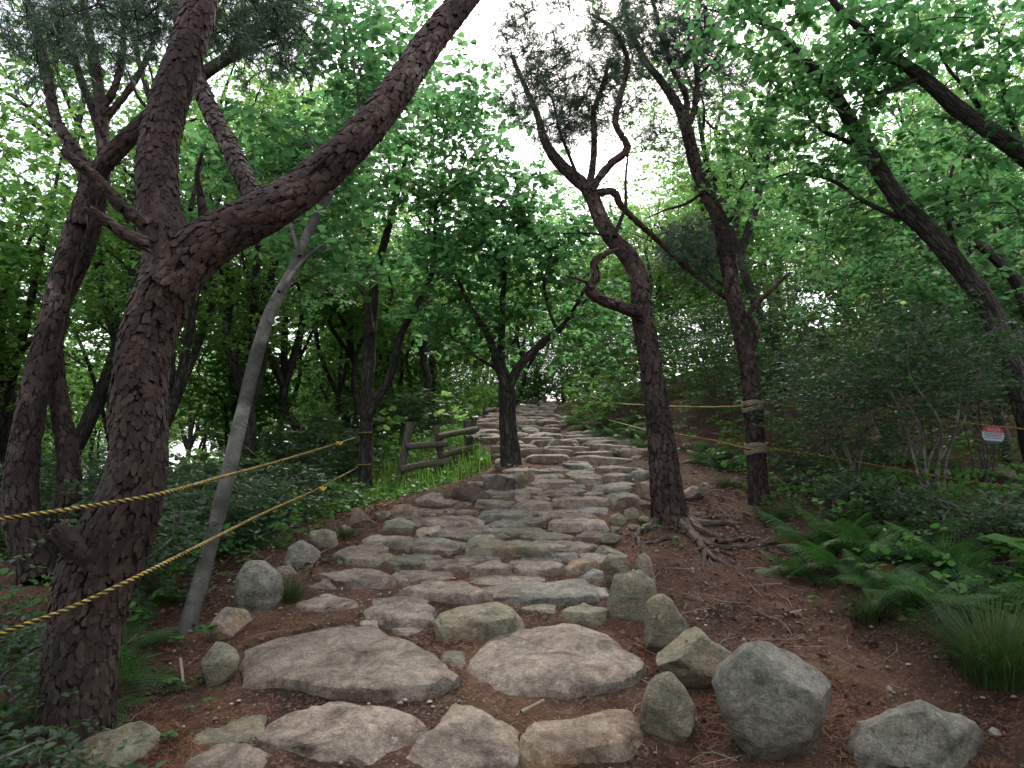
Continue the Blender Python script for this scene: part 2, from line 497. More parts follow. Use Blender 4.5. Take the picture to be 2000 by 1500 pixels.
def stone_mat(name, c_dark, c_mid, c_light, moss, moss_amt, stain, stain_amt, var=.22):
    m, n, l, p, out = newmat(name)
    tc = n.new('ShaderNodeTexCoord')
    oi = n.new('ShaderNodeObjectInfo')
    off = n.new('ShaderNodeVectorMath'); off.operation = 'MULTIPLY_ADD'
    cmb = n.new('ShaderNodeCombineXYZ')
    for i in range(3): l.new(oi.outputs['Random'], cmb.inputs[i])
    l.new(cmb.outputs[0], off.inputs[0]); off.inputs[1].default_value = (37, 91, 53)
    l.new(tc.outputs['Object'], off.inputs[2])
    v = off.outputs[0]
    n1 = noise_tex(n, l, 4.2, 9, .72, v, .8)
    n2 = noise_tex(n, l, 95, 5, .8, v)
    n3 = noise_tex(n, l, 2.4, 6, .65, v, .5)
    n4 = noise_tex(n, l, 4.2, 8, .72, v, .8)
    n5 = noise_tex(n, l, 22, 6, .7, v, .4)
    r = ramp(n, [(.34, c_dark), (.49, c_mid), (.66, c_light)])
    l.new(n1.outputs[0], r.inputs[0])
    sp = ramp(n, [(.32, (.25, .23, .22)), (.47, (.9, .9, .9)), (.56, (1.1, 1.08, 1.06)), (.7, (2.1, 2.0, 1.95))])
    l.new(n2.outputs[0], sp.inputs[0])
    mo = ramp(n, [(.3, (.45, .42, .4)), (.5, (1, 1, 1)), (.68, (1.35, 1.33, 1.3))])
    l.new(n5.outputs[0], mo.inputs[0])
    c = mixc(n, l, .75, r.outputs[0], sp.outputs[0], 'MULTIPLY')
    c = mixc(n, l, .8, c, mo.outputs[0], 'MULTIPLY')
    sf = rng_node(n, l, n3.outputs[0], .62 - stain_amt * .4, .80 - stain_amt * .3, 0, .85)
    st1 = mixc(n, l, .7, stain, sp.outputs[0], 'MULTIPLY')
    c = mixc(n, l, sf, c, mixc(n, l, .7, st1, mo.outputs[0], 'MULTIPLY'))
    mf = rng_node(n, l, n4.outputs[0], .66 - moss_amt * .36, .80 - moss_amt * .22, 0, .8)
    ms = mixc(n, l, .6, moss, sp.outputs[0], 'MULTIPLY')
    c = mixc(n, l, mf, c, mixc(n, l, .8, ms, mo.outputs[0], 'MULTIPLY'))
    vo = n.new('ShaderNodeTexVoronoi'); vo.inputs['Scale'].default_value = 13
    dv = n.new('ShaderNodeMixRGB'); dv.blend_type = 'ADD'; dv.inputs[0].default_value = .12
    l.new(v, dv.inputs[1]); l.new(n5.outputs['Color'], dv.inputs[2])
    l.new(dv.outputs[0], vo.inputs['Vector'])
    lf = rng_node(n, l, vo.outputs['Distance'], .26, .16, 0, 1)
    lm = n.new('ShaderNodeMath'); lm.operation = 'MULTIPLY'
    l.new(lf, lm.inputs[0]); l.new(rng_node(n, l, n3.outputs[0], .48, .60, 0, .5), lm.inputs[1])
    c = mixc(n, l, lm.outputs[0], c, (.30, .31, .26))
    # hairline cracks
    cd = n.new('ShaderNodeMixRGB'); cd.blend_type = 'ADD'; cd.inputs[0].default_value = .5
    l.new(v, cd.inputs[1]); l.new(n3.outputs['Color'], cd.inputs[2])
    cr = n.new('ShaderNodeTexVoronoi'); cr.feature = 'DISTANCE_TO_EDGE'; cr.inputs['Scale'].default_value = 2.1
    l.new(cd.outputs[0], cr.inputs['Vector'])
    cf = rng_node(n, l, cr.outputs['Distance'], .0, .014, 1, 0)
    cm = n.new('ShaderNodeMath'); cm.operation = 'MULTIPLY'
    l.new(cf, cm.inputs[0]); l.new(rng_node(n, l, n4.outputs[0], .48, .60, 0, .5), cm.inputs[1])
    c = mixc(n, l, cm.outputs[0], c, (.03, .025, .02))
    hv = n.new('ShaderNodeHueSaturation')
    l.new(rng_node(n, l, oi.outputs['Random'], 0, 1, 1 - var, 1 + var), hv.inputs['Value'])
    l.new(c, hv.inputs['Color'])
    l.new(hv.outputs[0], p.inputs['Base Color'])
    l.new(rng_node(n, l, n1.outputs[0], .3, .7, .75, .95), p.inputs['Roughness'])
    p.inputs['Specular IOR Level'].default_value = .25
    mp = n.new('ShaderNodeMapping'); mp.inputs['Scale'].default_value = (7, 7, 12); mp.inputs['Rotation'].default_value = (.5, .35, 0)
    l.new(v, mp.inputs['Vector'])
    st = noise_tex(n, l, 1.0, 9, .62, mp.outputs[0], .3)
    h1 = n.new('ShaderNodeMath'); h1.operation = 'MULTIPLY_ADD'
    l.new(n2.outputs[0], h1.inputs[0]); h1.inputs[1].default_value = .10; l.new(st.outputs[0], h1.inputs[2])
    h2 = n.new('ShaderNodeMath'); h2.operation = 'MULTIPLY_ADD'
    l.new(cm.outputs[0], h2.inputs[0]); h2.inputs[1].default_value = -.35; l.new(h1.outputs[0], h2.inputs[2])
    b = n.new('ShaderNodeBump'); b.inputs['Strength'].default_value = .9; b.inputs['Distance'].default_value = .035
    l.new(h2.outputs[0], b.inputs['Height']); l.new(b.outputs[0], p.inputs['Normal'])
    return m

M_STEP = stone_mat('worn_granite', (.055, .041, .030), (.180, .141, .106), (.295, .240, .190), (.085, .078, .045), .18, (.088, .060, .043), .22)
M_MOSSY = stone_mat('mossy_granite', (.058, .050, .032), (.148, .130, .088), (.27, .245, .185), (.065, .068, .024), .48, (.185, .13, .068), .25)
M_GREYS = stone_mat('grey_granite', (.058, .053, .042), (.155, .143, .115), (.29, .272, .228), (.075, .08, .036), .34, (.11, .08, .052), .18)
M_ORANGE = stone_mat('iron_granite', (.075, .052, .036), (.185, .138, .094), (.31, .255, .20), (.08, .08, .038), .28, (.25, .135, .06), .36)
M_BROWNS = stone_mat('brown_stone', (.045, .033, .028), (.085, .063, .052), (.14, .108, .092), (.06, .068, .028), .25, (.11, .075, .055), .3)

def soil_mat(name, gravel):
    m, n, l, p, out = newmat(name)
    tc = n.new('ShaderNodeTexCoord'); v = tc.outputs['Object']
    n1 = noise_tex(n, l, 1.3, 6, .65, v, .5)
    n2 = noise_tex(n, l, 26, 7, .7, v)
    vo = n.new('ShaderNodeTexVoronoi'); vo.inputs['Scale'].default_value = 85
    l.new(v, vo.inputs['Vector'])
    r = ramp(n, [(.32, (.020, .013, .010)), (.48, (.060, .033, .021)), (.64, (.112, .062, .038))])
    l.new(n1.outputs[0], r.inputs[0])
    f = ramp(n, [(.28, (.45, .42, .4)), (.55, (1, 1, 1)), (.75, (1.9, 1.7, 1.55))])
    l.new(n2.outputs[0], f.inputs[0])
    c = mixc(n, l, .8, r.outputs[0], f.outputs[0], 'MULTIPLY')
    sep = n.new('ShaderNodeSeparateColor'); l.new(vo.outputs['Color'], sep.inputs[0])
    bits = ramp(n, [(0, (.16, .075, .04)), (.5, (.10, .05, .03)), (1, (.24, .17, .12))])
    l.new(sep.outputs[1], bits.inputs[0])
    bf = rng_node(n, l, sep.outputs[0], .70 - gravel * .1, .78 - gravel * .1, 0, .5)
    c = mixc(n, l, bf, c, bits.outputs[0])
    l.new(c, p.inputs['Base Color'])
    p.inputs['Roughness'].default_value = .95
    p.inputs['Specular IOR Level'].default_value = .15
    hh = n.new('ShaderNodeMath'); hh.operation = 'MULTIPLY_ADD'
    l.new(vo.outputs['Distance'], hh.inputs[0]); hh.inputs[1].default_value = -.5; l.new(n2.outputs[0], hh.inputs[2])
    b = n.new('ShaderNodeBump'); b.inputs['Strength'].default_value = .8; b.inputs['Distance'].default_value = .025
    l.new(hh.outputs[0], b.inputs['Height']); l.new(b.outputs[0], p.inputs['Normal'])
    return m
M_SOIL = soil_mat('forest_soil', 0)
M_BED = soil_mat('path_soil', 1)

def plain(name, c, rough=.7, nscale=30, amt=.35, spec=.3, stretch=(1, 1, 1), bump=.2):
    m, n, l, p, out = newmat(name)
    tc = n.new('ShaderNodeTexCoord')
    mp = n.new('ShaderNodeMapping'); mp.inputs['Scale'].default_value = stretch
    l.new(tc.outputs['Object'], mp.inputs['Vector'])
    nz = noise_tex(n, l, nscale, 6, .65, mp.outputs[0])
    d = tuple(x * (1 - amt) for x in c); b_ = tuple(min(1, x * (1 + amt)) for x in c)
    r = ramp(n, [(.3, d), (.7, b_)])
    l.new(nz.outputs[0], r.inputs[0]); l.new(r.outputs[0], p.inputs['Base Color'])
    p.inputs['Roughness'].default_value = rough
    p.inputs['Specular IOR Level'].default_value = spec
    b = n.new('ShaderNodeBump'); b.inputs['Strength'].default_value = bump; b.inputs['Distance'].default_value = .004
    l.new(nz.outputs[0], b.inputs['Height']); l.new(b.outputs[0], p.inputs['Normal'])
    return m
M_YEL = plain('yellow_rope', (.44, .30, .045), .8, 25, .55, .15)
M_BLK = plain('black_rope', (.022, .02, .018), .6, 60, .3)
M_LOG = plain('weathered_log', (.10, .086, .066), .9, 10, .6, .15, (6, 6, 1.2), .8)
M_LOGEND = plain('log_end', (.07, .055, .045), .9, 60, .5, .2)
M_WRAP = plain('burlap', (.17, .145, .118), .9, 90, .3, .1, (1, 1, 3), .6)
M_SIGNW = plain('sign_white', (.27, .30, .30), .5, 8, .12)
M_SIGNR = plain('sign_red', (.30, .012, .014), .5, 8, .15)
M_SIGNB = plain('sign_navy', (.015, .025, .07), .5, 8, .15)
M_INK = plain('sign_ink', (.04, .045, .06), .6, 8, .1)
M_PEB = plain('pebble', (.30, .26, .23), .8, 20, .5)
M_DEADWOOD = plain('dead_wood', (.21, .165, .13), .85, 14, .45, .2, (8, 8, 1), .5)
M_PLASTER = plain('pale_root_wood', (.20, .165, .125), .85, 18, .4, .2, (4, 4, 1), .4)

# ---------------------------------------------------------------- setting: ground and path bed
def spaced(lo, flo, fhi, hi, step, growth):
    a = list(np.arange(flo, fhi + 1e-6, step))
    s, x = step, fhi
    while x < hi:
        s *= growth; x += s; a.append(min(x, hi))
    s, x, b = step, flo, []
    while x > lo:
        s *= growth; x -= s; b.append(max(x, lo))
    return np.array(b[::-1] + a)

def sheet(xs, ys, zoff=0.0):
    X, Y = np.meshgrid(xs, ys)
    Z = H(X, Y) + zoff
    n, k = len(ys), len(xs)
    i = np.arange(n - 1)[:, None] * k + np.arange(k - 1)[None]
    Q = np.stack([i, i + 1, i + k + 1, i + k], -1).reshape(-1, 4)
    return np.stack([X, Y, Z], -1).reshape(-1, 3), Q

mb = MB()
V, Q = sheet(spaced(-320, -3.2, 4.2, 320, .035, 1.13), spaced(-120, 2.0, 9.0, 400, .035, 1.10))
V[:, 2] += .010 * fbm(V * 16, 2) * np.clip(1 - np.abs(V[:, 1] - 5) / 8, 0, 1)
mb.add(V, Q)
tag(mb.build('ground', M_SOIL), 'reddish brown forest floor strewn with needles beside the stone steps', None, None, 'structure')

ys = np.arange(1.2, 24, .06)
tt = np.linspace(-1, 1, 25)
X = np.interp(ys, TY, TX)[:, None] + tt[None] * (np.interp(ys, TY, TW) * .97)[:, None]
Yg = np.broadcast_to(ys[:, None], X.shape)
Z = H(X, Yg) + .002 + .012 * fbm(np.stack([X, Yg, X * 0], -1) * 14, 2) - .03 * np.abs(tt[None]) ** 6
k = len(tt)
i = np.arange(len(ys) - 1)[:, None] * k + np.arange(k - 1)[None]
mb = MB()
mb.add(np.stack([X, Yg, Z], -1).reshape(-1, 3), np.stack([i, i + 1, i + k + 1, i + k], -1).reshape(-1, 4))
PATH = mb.build('path', M_BED)
tag(PATH, 'earth path laid with uneven flat stone steps climbing through the wood', None, None, 'structure')

# ---------------------------------------------------------------- stones
def smooth_poly(P, n, sharp=.86, it=1):
    P = np.asarray(P, float)
    seg = np.linalg.norm(np.roll(P, -1, 0) - P, axis=1)
    L = np.concatenate([[0], np.cumsum(seg)])
    s = np.linspace(0, L[-1], n, endpoint=False)
    Pc = np.vstack([P, P[:1]])
    R = np.stack([np.interp(s, L, Pc[:, k]) for k in range(P.shape[1])], -1)
    for _ in range(it):
        R = R * sharp + (1 - sharp) * .5 * (np.roll(R, 1, 0) + np.roll(R, -1, 0))
    return R

def crisp(me, ang=32):
    try: me.set_sharp_from_angle(angle=rad(ang))
    except Exception: pass
    return me

def slab_mesh(poly, ztop, zbot, dome=.02, n=40, rough=.012, tilt=(0, 0), seed=0.0, chips=4, grow_=1.12):
    """poly: plan outline (x, y); ztop: height of the upper rim; zbot(x, y): where the stone meets the ground"""
    R = smooth_poly(poly, n)
    c = R.mean(0)
    R = c + (R - c) * grow_
    q3 = np.stack([R[:, 0], R[:, 1], R[:, 0] * 0 + seed], -1)
    size = np.ptp(R, axis=0)
    R = R + (R - c) * (fbm(q3 * 6, 3) * .06 + fbm(q3 * 19, 2) * .04)[:, None]
    V = [[*c, ztop + dome]]
    prof = [(.2, dome, 0), (.4, dome * .97, 0), (.6, dome * .9, 0), (.77, dome * .75, 0), (.89, dome * .52, 0), (.96, dome * .22, 0), (.99, -.001, 0), (1.003, -.010, 0), (1.008, .22, 1), (1.012, .48, 1), (1.01, .74, 1), (1.0, 1.0, 1)]
    for s, q, side in prof:
        for p in R:
            x, y = c + (p - c) * s
            zt = ztop + tilt[0] * (x - c[0]) + tilt[1] * (y - c[1])
            if not side: z = zt + q
            else:
                zb = min(zbot(x, y), zt - .05)
                z = zt - .010 + (zb - zt + .010) * q
            V.append([x, y, z])
    V = np.array(V)
    ctr = np.array([c[0], c[1], ztop - .06])
    rs = np.random.default_rng(int(seed * 977) % 99991)
    ext = np.array([size[0] / 2, size[1] / 2, .07])
    for _ in range(chips):       # corners knocked off
        a = rs.uniform(0, 6.283)
        d = np.array([math.cos(a), math.sin(a), rs.uniform(.25, 1.4)])
        d /= np.linalg.norm(d)
        lim = np.linalg.norm(ext * d) * rs.uniform(.86, 1.0)
        qd = (V - ctr) @ d
        V = V - np.clip(qd - lim, 0, None)[:, None] * d * .9
    u = unit(V - ctr)
    lay = fbm(V * np.array([4.5, 4.5, 9]) + seed, 3)
    lay = (np.floor(lay * 4) + np.clip((lay * 4 - np.floor(lay * 4)) * 4 - 1.5, 0, 1)) / 4     # broken layers
    V = V + u * (lay * rough * 1.15 + fbm(V * 9 + seed, 3) * rough * .6 + fbm(V * 30 + seed, 2) * rough * .35)[:, None]
    m = len(prof)
    T = np.array([[0, 1 + k, 1 + (k + 1) % n] for k in range(n)])
    A, K = np.meshgrid(np.arange(m - 1), np.arange(n), indexing='ij')
    K2 = (K + 1) % n
    Qs = np.stack([1 + A * n + K, 1 + (A + 1) * n + K, 1 + (A + 1) * n + K2, 1 + A * n + K2], -1).reshape(-1, 4)
    mb = MB()
    mb.add(V, Qs, T)
    return mb

def step_stone(poly_px, h, dome=.02, mat=None, slope=.06, n=44, maxd=1.3, rough=.012):
    P = np.asarray(poly_px, float)
    fy = P[:, 1].max()
    cx = P[P[:, 1] > fy - 4][:, 0].mean()
    G = ground(cx, fy + h)
    d = ray(cx, fy)
    zt = CAMZ + d[2] * G[1] / d[1]
    pts = []
    for px, py in P:
        d = ray(px, py)
        # meets the plane z = zt + slope (Y - Y0)
        den = d[2] - slope * d[1]
        t = (zt - slope * G[1] - CAMZ) / den
        Y = t * d[1]
        if not (0 < Y < G[1] + maxd): Y = G[1] + maxd * .9
        p = pt(px, py, Y)
        pts.append(p[:2])
    pts = np.array(pts)
    if pts[:, 1].max() - pts[:, 1].min() < .22:
        pts[:, 1] = G[1] + (pts[:, 1] - G[1]) * (.25 / max(.02, pts[:, 1].max() - pts[:, 1].min()))
    c = smooth_poly(pts, n).mean(0)
    zt_c = zt + slope * (c[1] - G[1])
    mb = slab_mesh(pts, zt_c, lambda x, y: float(H(x, y)) - .07, dome, n, rough, (RNG.normal(0, .012), slope), RNG.uniform(0, 90))
    o = mb.build('stone', mat or M_STEP, PATH, origin=(c[0], c[1], zt_c))
    crisp(o.data)
    return o

def z1(*p): return [(300 + a / 2.0, 1050 + b / 2.0) for a, b in p]
def z2(*p): return [(1150 + a / 2.353, 1000 + b / 2.353) for a, b in p]
def z3(*p): return [(550 + a / 2.353, 850 + b / 2.353) for a, b in p]
def z4(*p): return [(700 + a / 2.857, 650 + b / 2.857) for a, b in p]

near = [
    (z1((395, 540), (410, 425), (620, 372), (830, 335), (900, 385), (1000, 425), (1130, 520), (1130, 570), (970, 590), (700, 560), (560, 540)), 22, .03, None),
    (z1((1225, 470), (1330, 400), (1470, 335), (1600, 335), (1740, 395), (1860, 470), (1850, 520), (1780, 550), (1600, 570), (1380, 565), (1240, 510)), 20, .055, None),
    (z1((425, 770), (500, 695), (580, 635), (700, 650), (900, 670), (1030, 740), (1000, 810), (960, 850), (850, 845), (650, 815), (450, 790)), 22, .035, None),
    (z1((985, 885), (1090, 760), (1180, 650), (1340, 640), (1430, 700), (1420, 800), (1400, 870), (1200, 900)), 20, .045, None),
    (z1((1440, 800), (1510, 690), (1700, 680), (1830, 685), (1900, 750), (1830, 800), (1640, 825), (1500, 830)), 32, .03, M_ORANGE),
    (z1((115, 775), (300, 690), (430, 695), (420, 760), (330, 795), (200, 805)), 8, .03, M_MOSSY),
    (z1((130, 890), (210, 840), (330, 820), (450, 850), (485, 880), (400, 920), (150, 930)), 10, .025, None),
    (z1((835, 300), (870, 240), (940, 232), (1080, 255), (1125, 295), (1080, 312), (900, 308)), 20, .02, None),
    (z1((1130, 310), (1230, 265), (1340, 245), (1430, 285), (1380, 315), (1200, 335), (1135, 328)), 32, .02, M_MOSSY),
    (z1((930, 370), (960, 352), (1110, 355), (1105, 372), (960, 382)), 9, .01, None),
    (z1((955, 190), (1000, 175), (1200, 172), (1310, 215), (1200, 218), (1000, 208)), 16, .03, None),
    (z1((1315, 230), (1400, 190), (1650, 165), (1720, 190), (1730, 228), (1500, 235), (1330, 243)), 15, .02, M_GREYS),
    (z1((630, 130), (700, 120), (780, 120), (980, 155), (900, 172), (720, 168)), 12, .015, None),
    (z1((565, 252), (620, 215), (700, 225), (820, 265), (780, 272), (600, 270)), 8, .02, None),
    (z1((795, 235), (850, 215), (940, 220), (900, 237)), 5, .01, None),
    (z1((1595, 285), (1640, 262), (1750, 255), (1770, 285), (1700, 294)), 18, .012, M_MOSSY),
    (z1((1440, 285), (1470, 265), (1570, 268), (1560, 292)), 6, .01, M_MOSSY),
    (z1((590, 195), (610, 172), (690, 185), (700, 207)), 5, .02, None),
    (z1((1140, 270), (1160, 250), (1230, 252), (1220, 275)), 4, .015, None),
    (z1((1125, 500), (1130, 450), (1180, 432), (1218, 465), (1215, 510), (1160, 525)), 8, .05, M_MOSSY),
    (z1((720, 62), (770, 38), (840, 35), (885, 70), (830, 82), (760, 78)), 11, .012, None),
    (z1((885, 92), (920, 78), (1020, 80), (1050, 102), (950, 104)), 15, .012, M_MOSSY),
    (z1((1050, 112), (1090, 80), (1200, 75), (1260, 97), (1200, 114), (1080, 120)), 10, .012, None),
    (z1((1250, 117), (1280, 95), (1390, 92), (1405, 117), (1290, 122)), 16, .01, None),
    (z1((1410, 112), (1440, 100), (1580, 90), (1605, 107), (1560, 119), (1430, 121)), 17, .01, None),
    (z1((1610, 97), (1680, 70), (1725, 75), (1720, 97), (1620, 110)), 16, .01, M_ORANGE),
    (z1((1660, 147), (1690, 122), (1760, 125), (1760, 150)), 9, .012, M_GREYS),
    (z1((1535, 162), (1560, 150), (1640, 150), (1630, 166)), 3, .008, M_GREYS),
    (z1((1290, 185), (1310, 160), (1370, 162), (1375, 182)), 5, .008, None),
    (z3((570, 502), (600, 480), (700, 475), (820, 515), (780, 528), (640, 523)), 13, .01, None),
    (z3((370, 457), (470, 445), (600, 475), (560, 493), (400, 483)), 12, .01, None),
    (z3((845, 502), (880, 478), (1050, 472), (1140, 490), (1210, 522), (1100, 510), (900, 518)), 22, .012, M_MOSSY),
    (z3((1240, 522), (1280, 503), (1450, 500), (1450, 517), (1300, 528)), 8, .01, None),
    (z3((690, 447), (730, 425), (930, 418), (935, 442), (760, 453)), 9, .01, None),
    (z3((935, 457), (1000, 440), (1090, 430), (1135, 447), (1050, 459)), 7, .012, None),
    (z3((1100, 467), (1180, 455), (1330, 460), (1330, 472), (1200, 478)), 9, .01, M_MOSSY),
    (z3((1340, 467), (1400, 447), (1475, 445), (1480, 467)), 9, .01, None),
    (z3((605, 447), (640, 425), (720, 422), (720, 442)), 10, .01, None),
    (z3((455, 422), (500, 405), (600, 410), (590, 427)), 9, .01, M_MOSSY),
    (z3((640, 382), (700, 365), (860, 370), (940, 402), (860, 400), (700, 398)), 11, .01, None),
    (z3((955, 417), (1010, 397), (1230, 393), (1230, 407), (1050, 418)), 7, .01, M_GREYS),
    (z3((1230, 402), (1270, 382), (1450, 377), (1495, 407), (1400, 404), (1280, 405)), 14, .012, None),
    (z3((895, 362), (930, 347), (1100, 345), (1160, 367), (1050, 369)), 12, .01, M_GREYS),
    (z3((1165, 372), (1230, 350), (1330, 355), (1330, 373)), 7, .01, None),
    (z3((1345, 357), (1390, 337), (1490, 340), (1500, 358)), 8, .01, M_GREYS),
]
boxes3 = [  # x0, y0, x1, y1, riser (coordinates of the third enlargement)
    (1175, 540, 1250, 588, 20), (1255, 540, 1370, 572, 16), (1060, 555, 1170, 582, 12), (790, 335, 900, 371, 16),
    (885, 295, 1070, 341, 24), (1060, 293, 1245, 351, 36), (1250, 280, 1490, 336, 38), (1500, 262, 1640, 326, 44),
    (1070, 272, 1140, 309, 24), (1140, 280, 1235, 301, 12), (1040, 250, 1200, 281, 18), (1205, 250, 1385, 281, 20),
    (1250, 272, 1360, 293, 11), (1380, 262, 1480, 282, 11), (1425, 232, 1600, 266, 22), (1300, 222, 1400, 249, 16),
    (1145, 203, 1350, 239, 22), (1340, 188, 1470, 223, 24), (1475, 170, 1600, 216, 30), (1540, 198, 1620, 223, 14),
    (1610, 160, 1690, 199, 26), (1205, 180, 1300, 206, 16), (1300, 165, 1450, 193, 17), (1450, 145, 1600, 173, 18),
    (1180, 155, 1320, 181, 15), (1000, 300, 1050, 330, 16), (740, 470, 830, 500, 10), (1230, 455, 1290, 476, 8),
]
for poly, h, dome, mat in near:
    step_stone(poly, h * 1.45, dome * .6, mat, slope=.13, rough=.022 if h > 19 else .016)
for x0, y0, x1, y1, h in boxes3:
    w, hh = x1 - x0, max(10, y1 - y0 - h)
    j = lambda a: RNG.uniform(-a, a)
    poly = [(x0, y0 + hh * (.7 + j(.2))), (x0 + w * (.12 + j(.06)), y0 + hh * (.2 + j(.2))), (x0 + w * (.4 + j(.1)), y0 + hh * (.02 + j(.02))),
            (x0 + w * (.75 + j(.1)), y0 + hh * .06), (x1 - w * .04, y0 + hh * (.4 + j(.2))), (x1, y0 + hh * (.85 + j(.1))), (x0 + w * (.55 + j(.1)), y0 + hh), (x0 + w * .2, y0 + hh * .97)]
    step_stone(z3(*poly), h / 2.353 * 1.45, .006, random.choice([None, None, M_STEP, M_GREYS, None]), .09, 32, .7, .016)

# small flat stones wedged between the steps
for _ in range(50):
    yy = 3.6 + 5.6 * RNG.uniform(0, 1) ** .8
    xx = np.interp(yy, TY, TX) + RNG.uniform(-.95, .95) * np.interp(yy, TY, TW)
    w, d2 = RNG.uniform(.06, .2), RNG.uniform(.05, .12)
    ang = np.linspace(0, 6.283, 8, endpoint=False)
    P = np.stack([xx + np.cos(ang) * w * RNG.uniform(.7, 1.1, 8), yy + np.sin(ang) * d2 * RNG.uniform(.7, 1.1, 8)], -1)
    zt = float(H(xx, yy)) + RNG.uniform(.012, .04)
    m = slab_mesh(P, zt, lambda a, b: float(H0(a, b)) - .05, .01, 14, .012, (RNG.normal(0, .05), RNG.normal(.05, .05)), RNG.uniform(0, 90))
    o = m.build('stone', random.choice([M_STEP, M_MOSSY, M_GREYS, M_STEP]), PATH, origin=(xx, yy, zt))
    crisp(o.data)

# lower stones bedded between the traced ones, so that the treads close up
yy = 4.75
while yy < 8.7:
    dep = RNG.uniform(.26, .38)
    xc, hw = np.interp(yy, TY, TX), np.interp(yy, TY, TW)
    xx = xc - hw * .96
    while xx < xc + hw * .92:
        w = min(RNG.uniform(.28, .7), xc + hw - xx)
        if RNG.uniform() < .8 and w > .12:
            cx, cy = xx + w / 2, yy + RNG.uniform(-.05, .05)
            ang = np.linspace(0, 2 * math.pi, 9, endpoint=False) + RNG.uniform(0, .4)
            P = np.stack([cx + np.sign(np.cos(ang)) * np.abs(np.cos(ang)) ** .6 * (w / 2 - .02) * RNG.uniform(.86, 1.02, 9), cy + np.sign(np.sin(ang)) * np.abs(np.sin(ang)) ** .6 * dep / 2 * RNG.uniform(.8, 1.02, 9)], -1)
            zt = float(H(cx, cy)) + RNG.uniform(.018, .045)
            m = slab_mesh(P, zt, lambda a, b: float(H0(a, b)) - .06, .008, 18, .014, (RNG.normal(0, .03), .10), RNG.uniform(0, 90))
            o = m.build('stone', random.choice([M_STEP, M_STEP, M_STEP, M_GREYS, M_MOSSY]), PATH, origin=(cx, cy, zt))
            crisp(o.data)
        xx += w + RNG.uniform(.0, .04)
    yy += dep * 1.04

# further up the stones are too small to trace one by one: laid course by course along the path
y = 8.75
while y < 24.0:
    dep = RNG.uniform(.36, .52) * (1 + .03 * (y - 9))
    xc, hw = np.interp(y, TY, TX), np.interp(y, TY, TW)
    x = xc - hw - RNG.uniform(0, .2)
    while x < xc + hw - .1:
        w = RNG.uniform(.3, .85)
        w = min(w, xc + hw + .12 - x)
        yo = RNG.uniform(-.10, .10)
        d2 = dep * RNG.uniform(.85, 1.15)
        cx, cy = x + w / 2, y + d2 / 2 + yo
        ang = np.linspace(0, 2 * math.pi, 9, endpoint=False) + RNG.uniform(0, .4)
        sx = np.sign(np.cos(ang)) * np.abs(np.cos(ang)) ** .6 * (w / 2 - .012) * RNG.uniform(.86, 1.04, 9)
        sy = np.sign(np.sin(ang)) * np.abs(np.sin(ang)) ** .6 * (d2 / 2) * RNG.uniform(.8, 1.08, 9)
        P = np.stack([cx + sx, cy + sy], -1)
        hgt = RNG.uniform(.05, .10)
        zt = float(H0(cx, cy - d2 * .3)) + hgt
        m = slab_mesh(P, zt, lambda a, b: float(H0(a, b)) - .06, .012, 16, .016, (RNG.normal(0, .03), .03), RNG.uniform(0, 90))
        m.build('stone', random.choice([M_STEP, M_STEP, M_STEP, M_STEP, M_GREYS]), PATH, origin=(cx, cy, zt))
        x += w + RNG.uniform(.0, .03)
    y += dep * .92

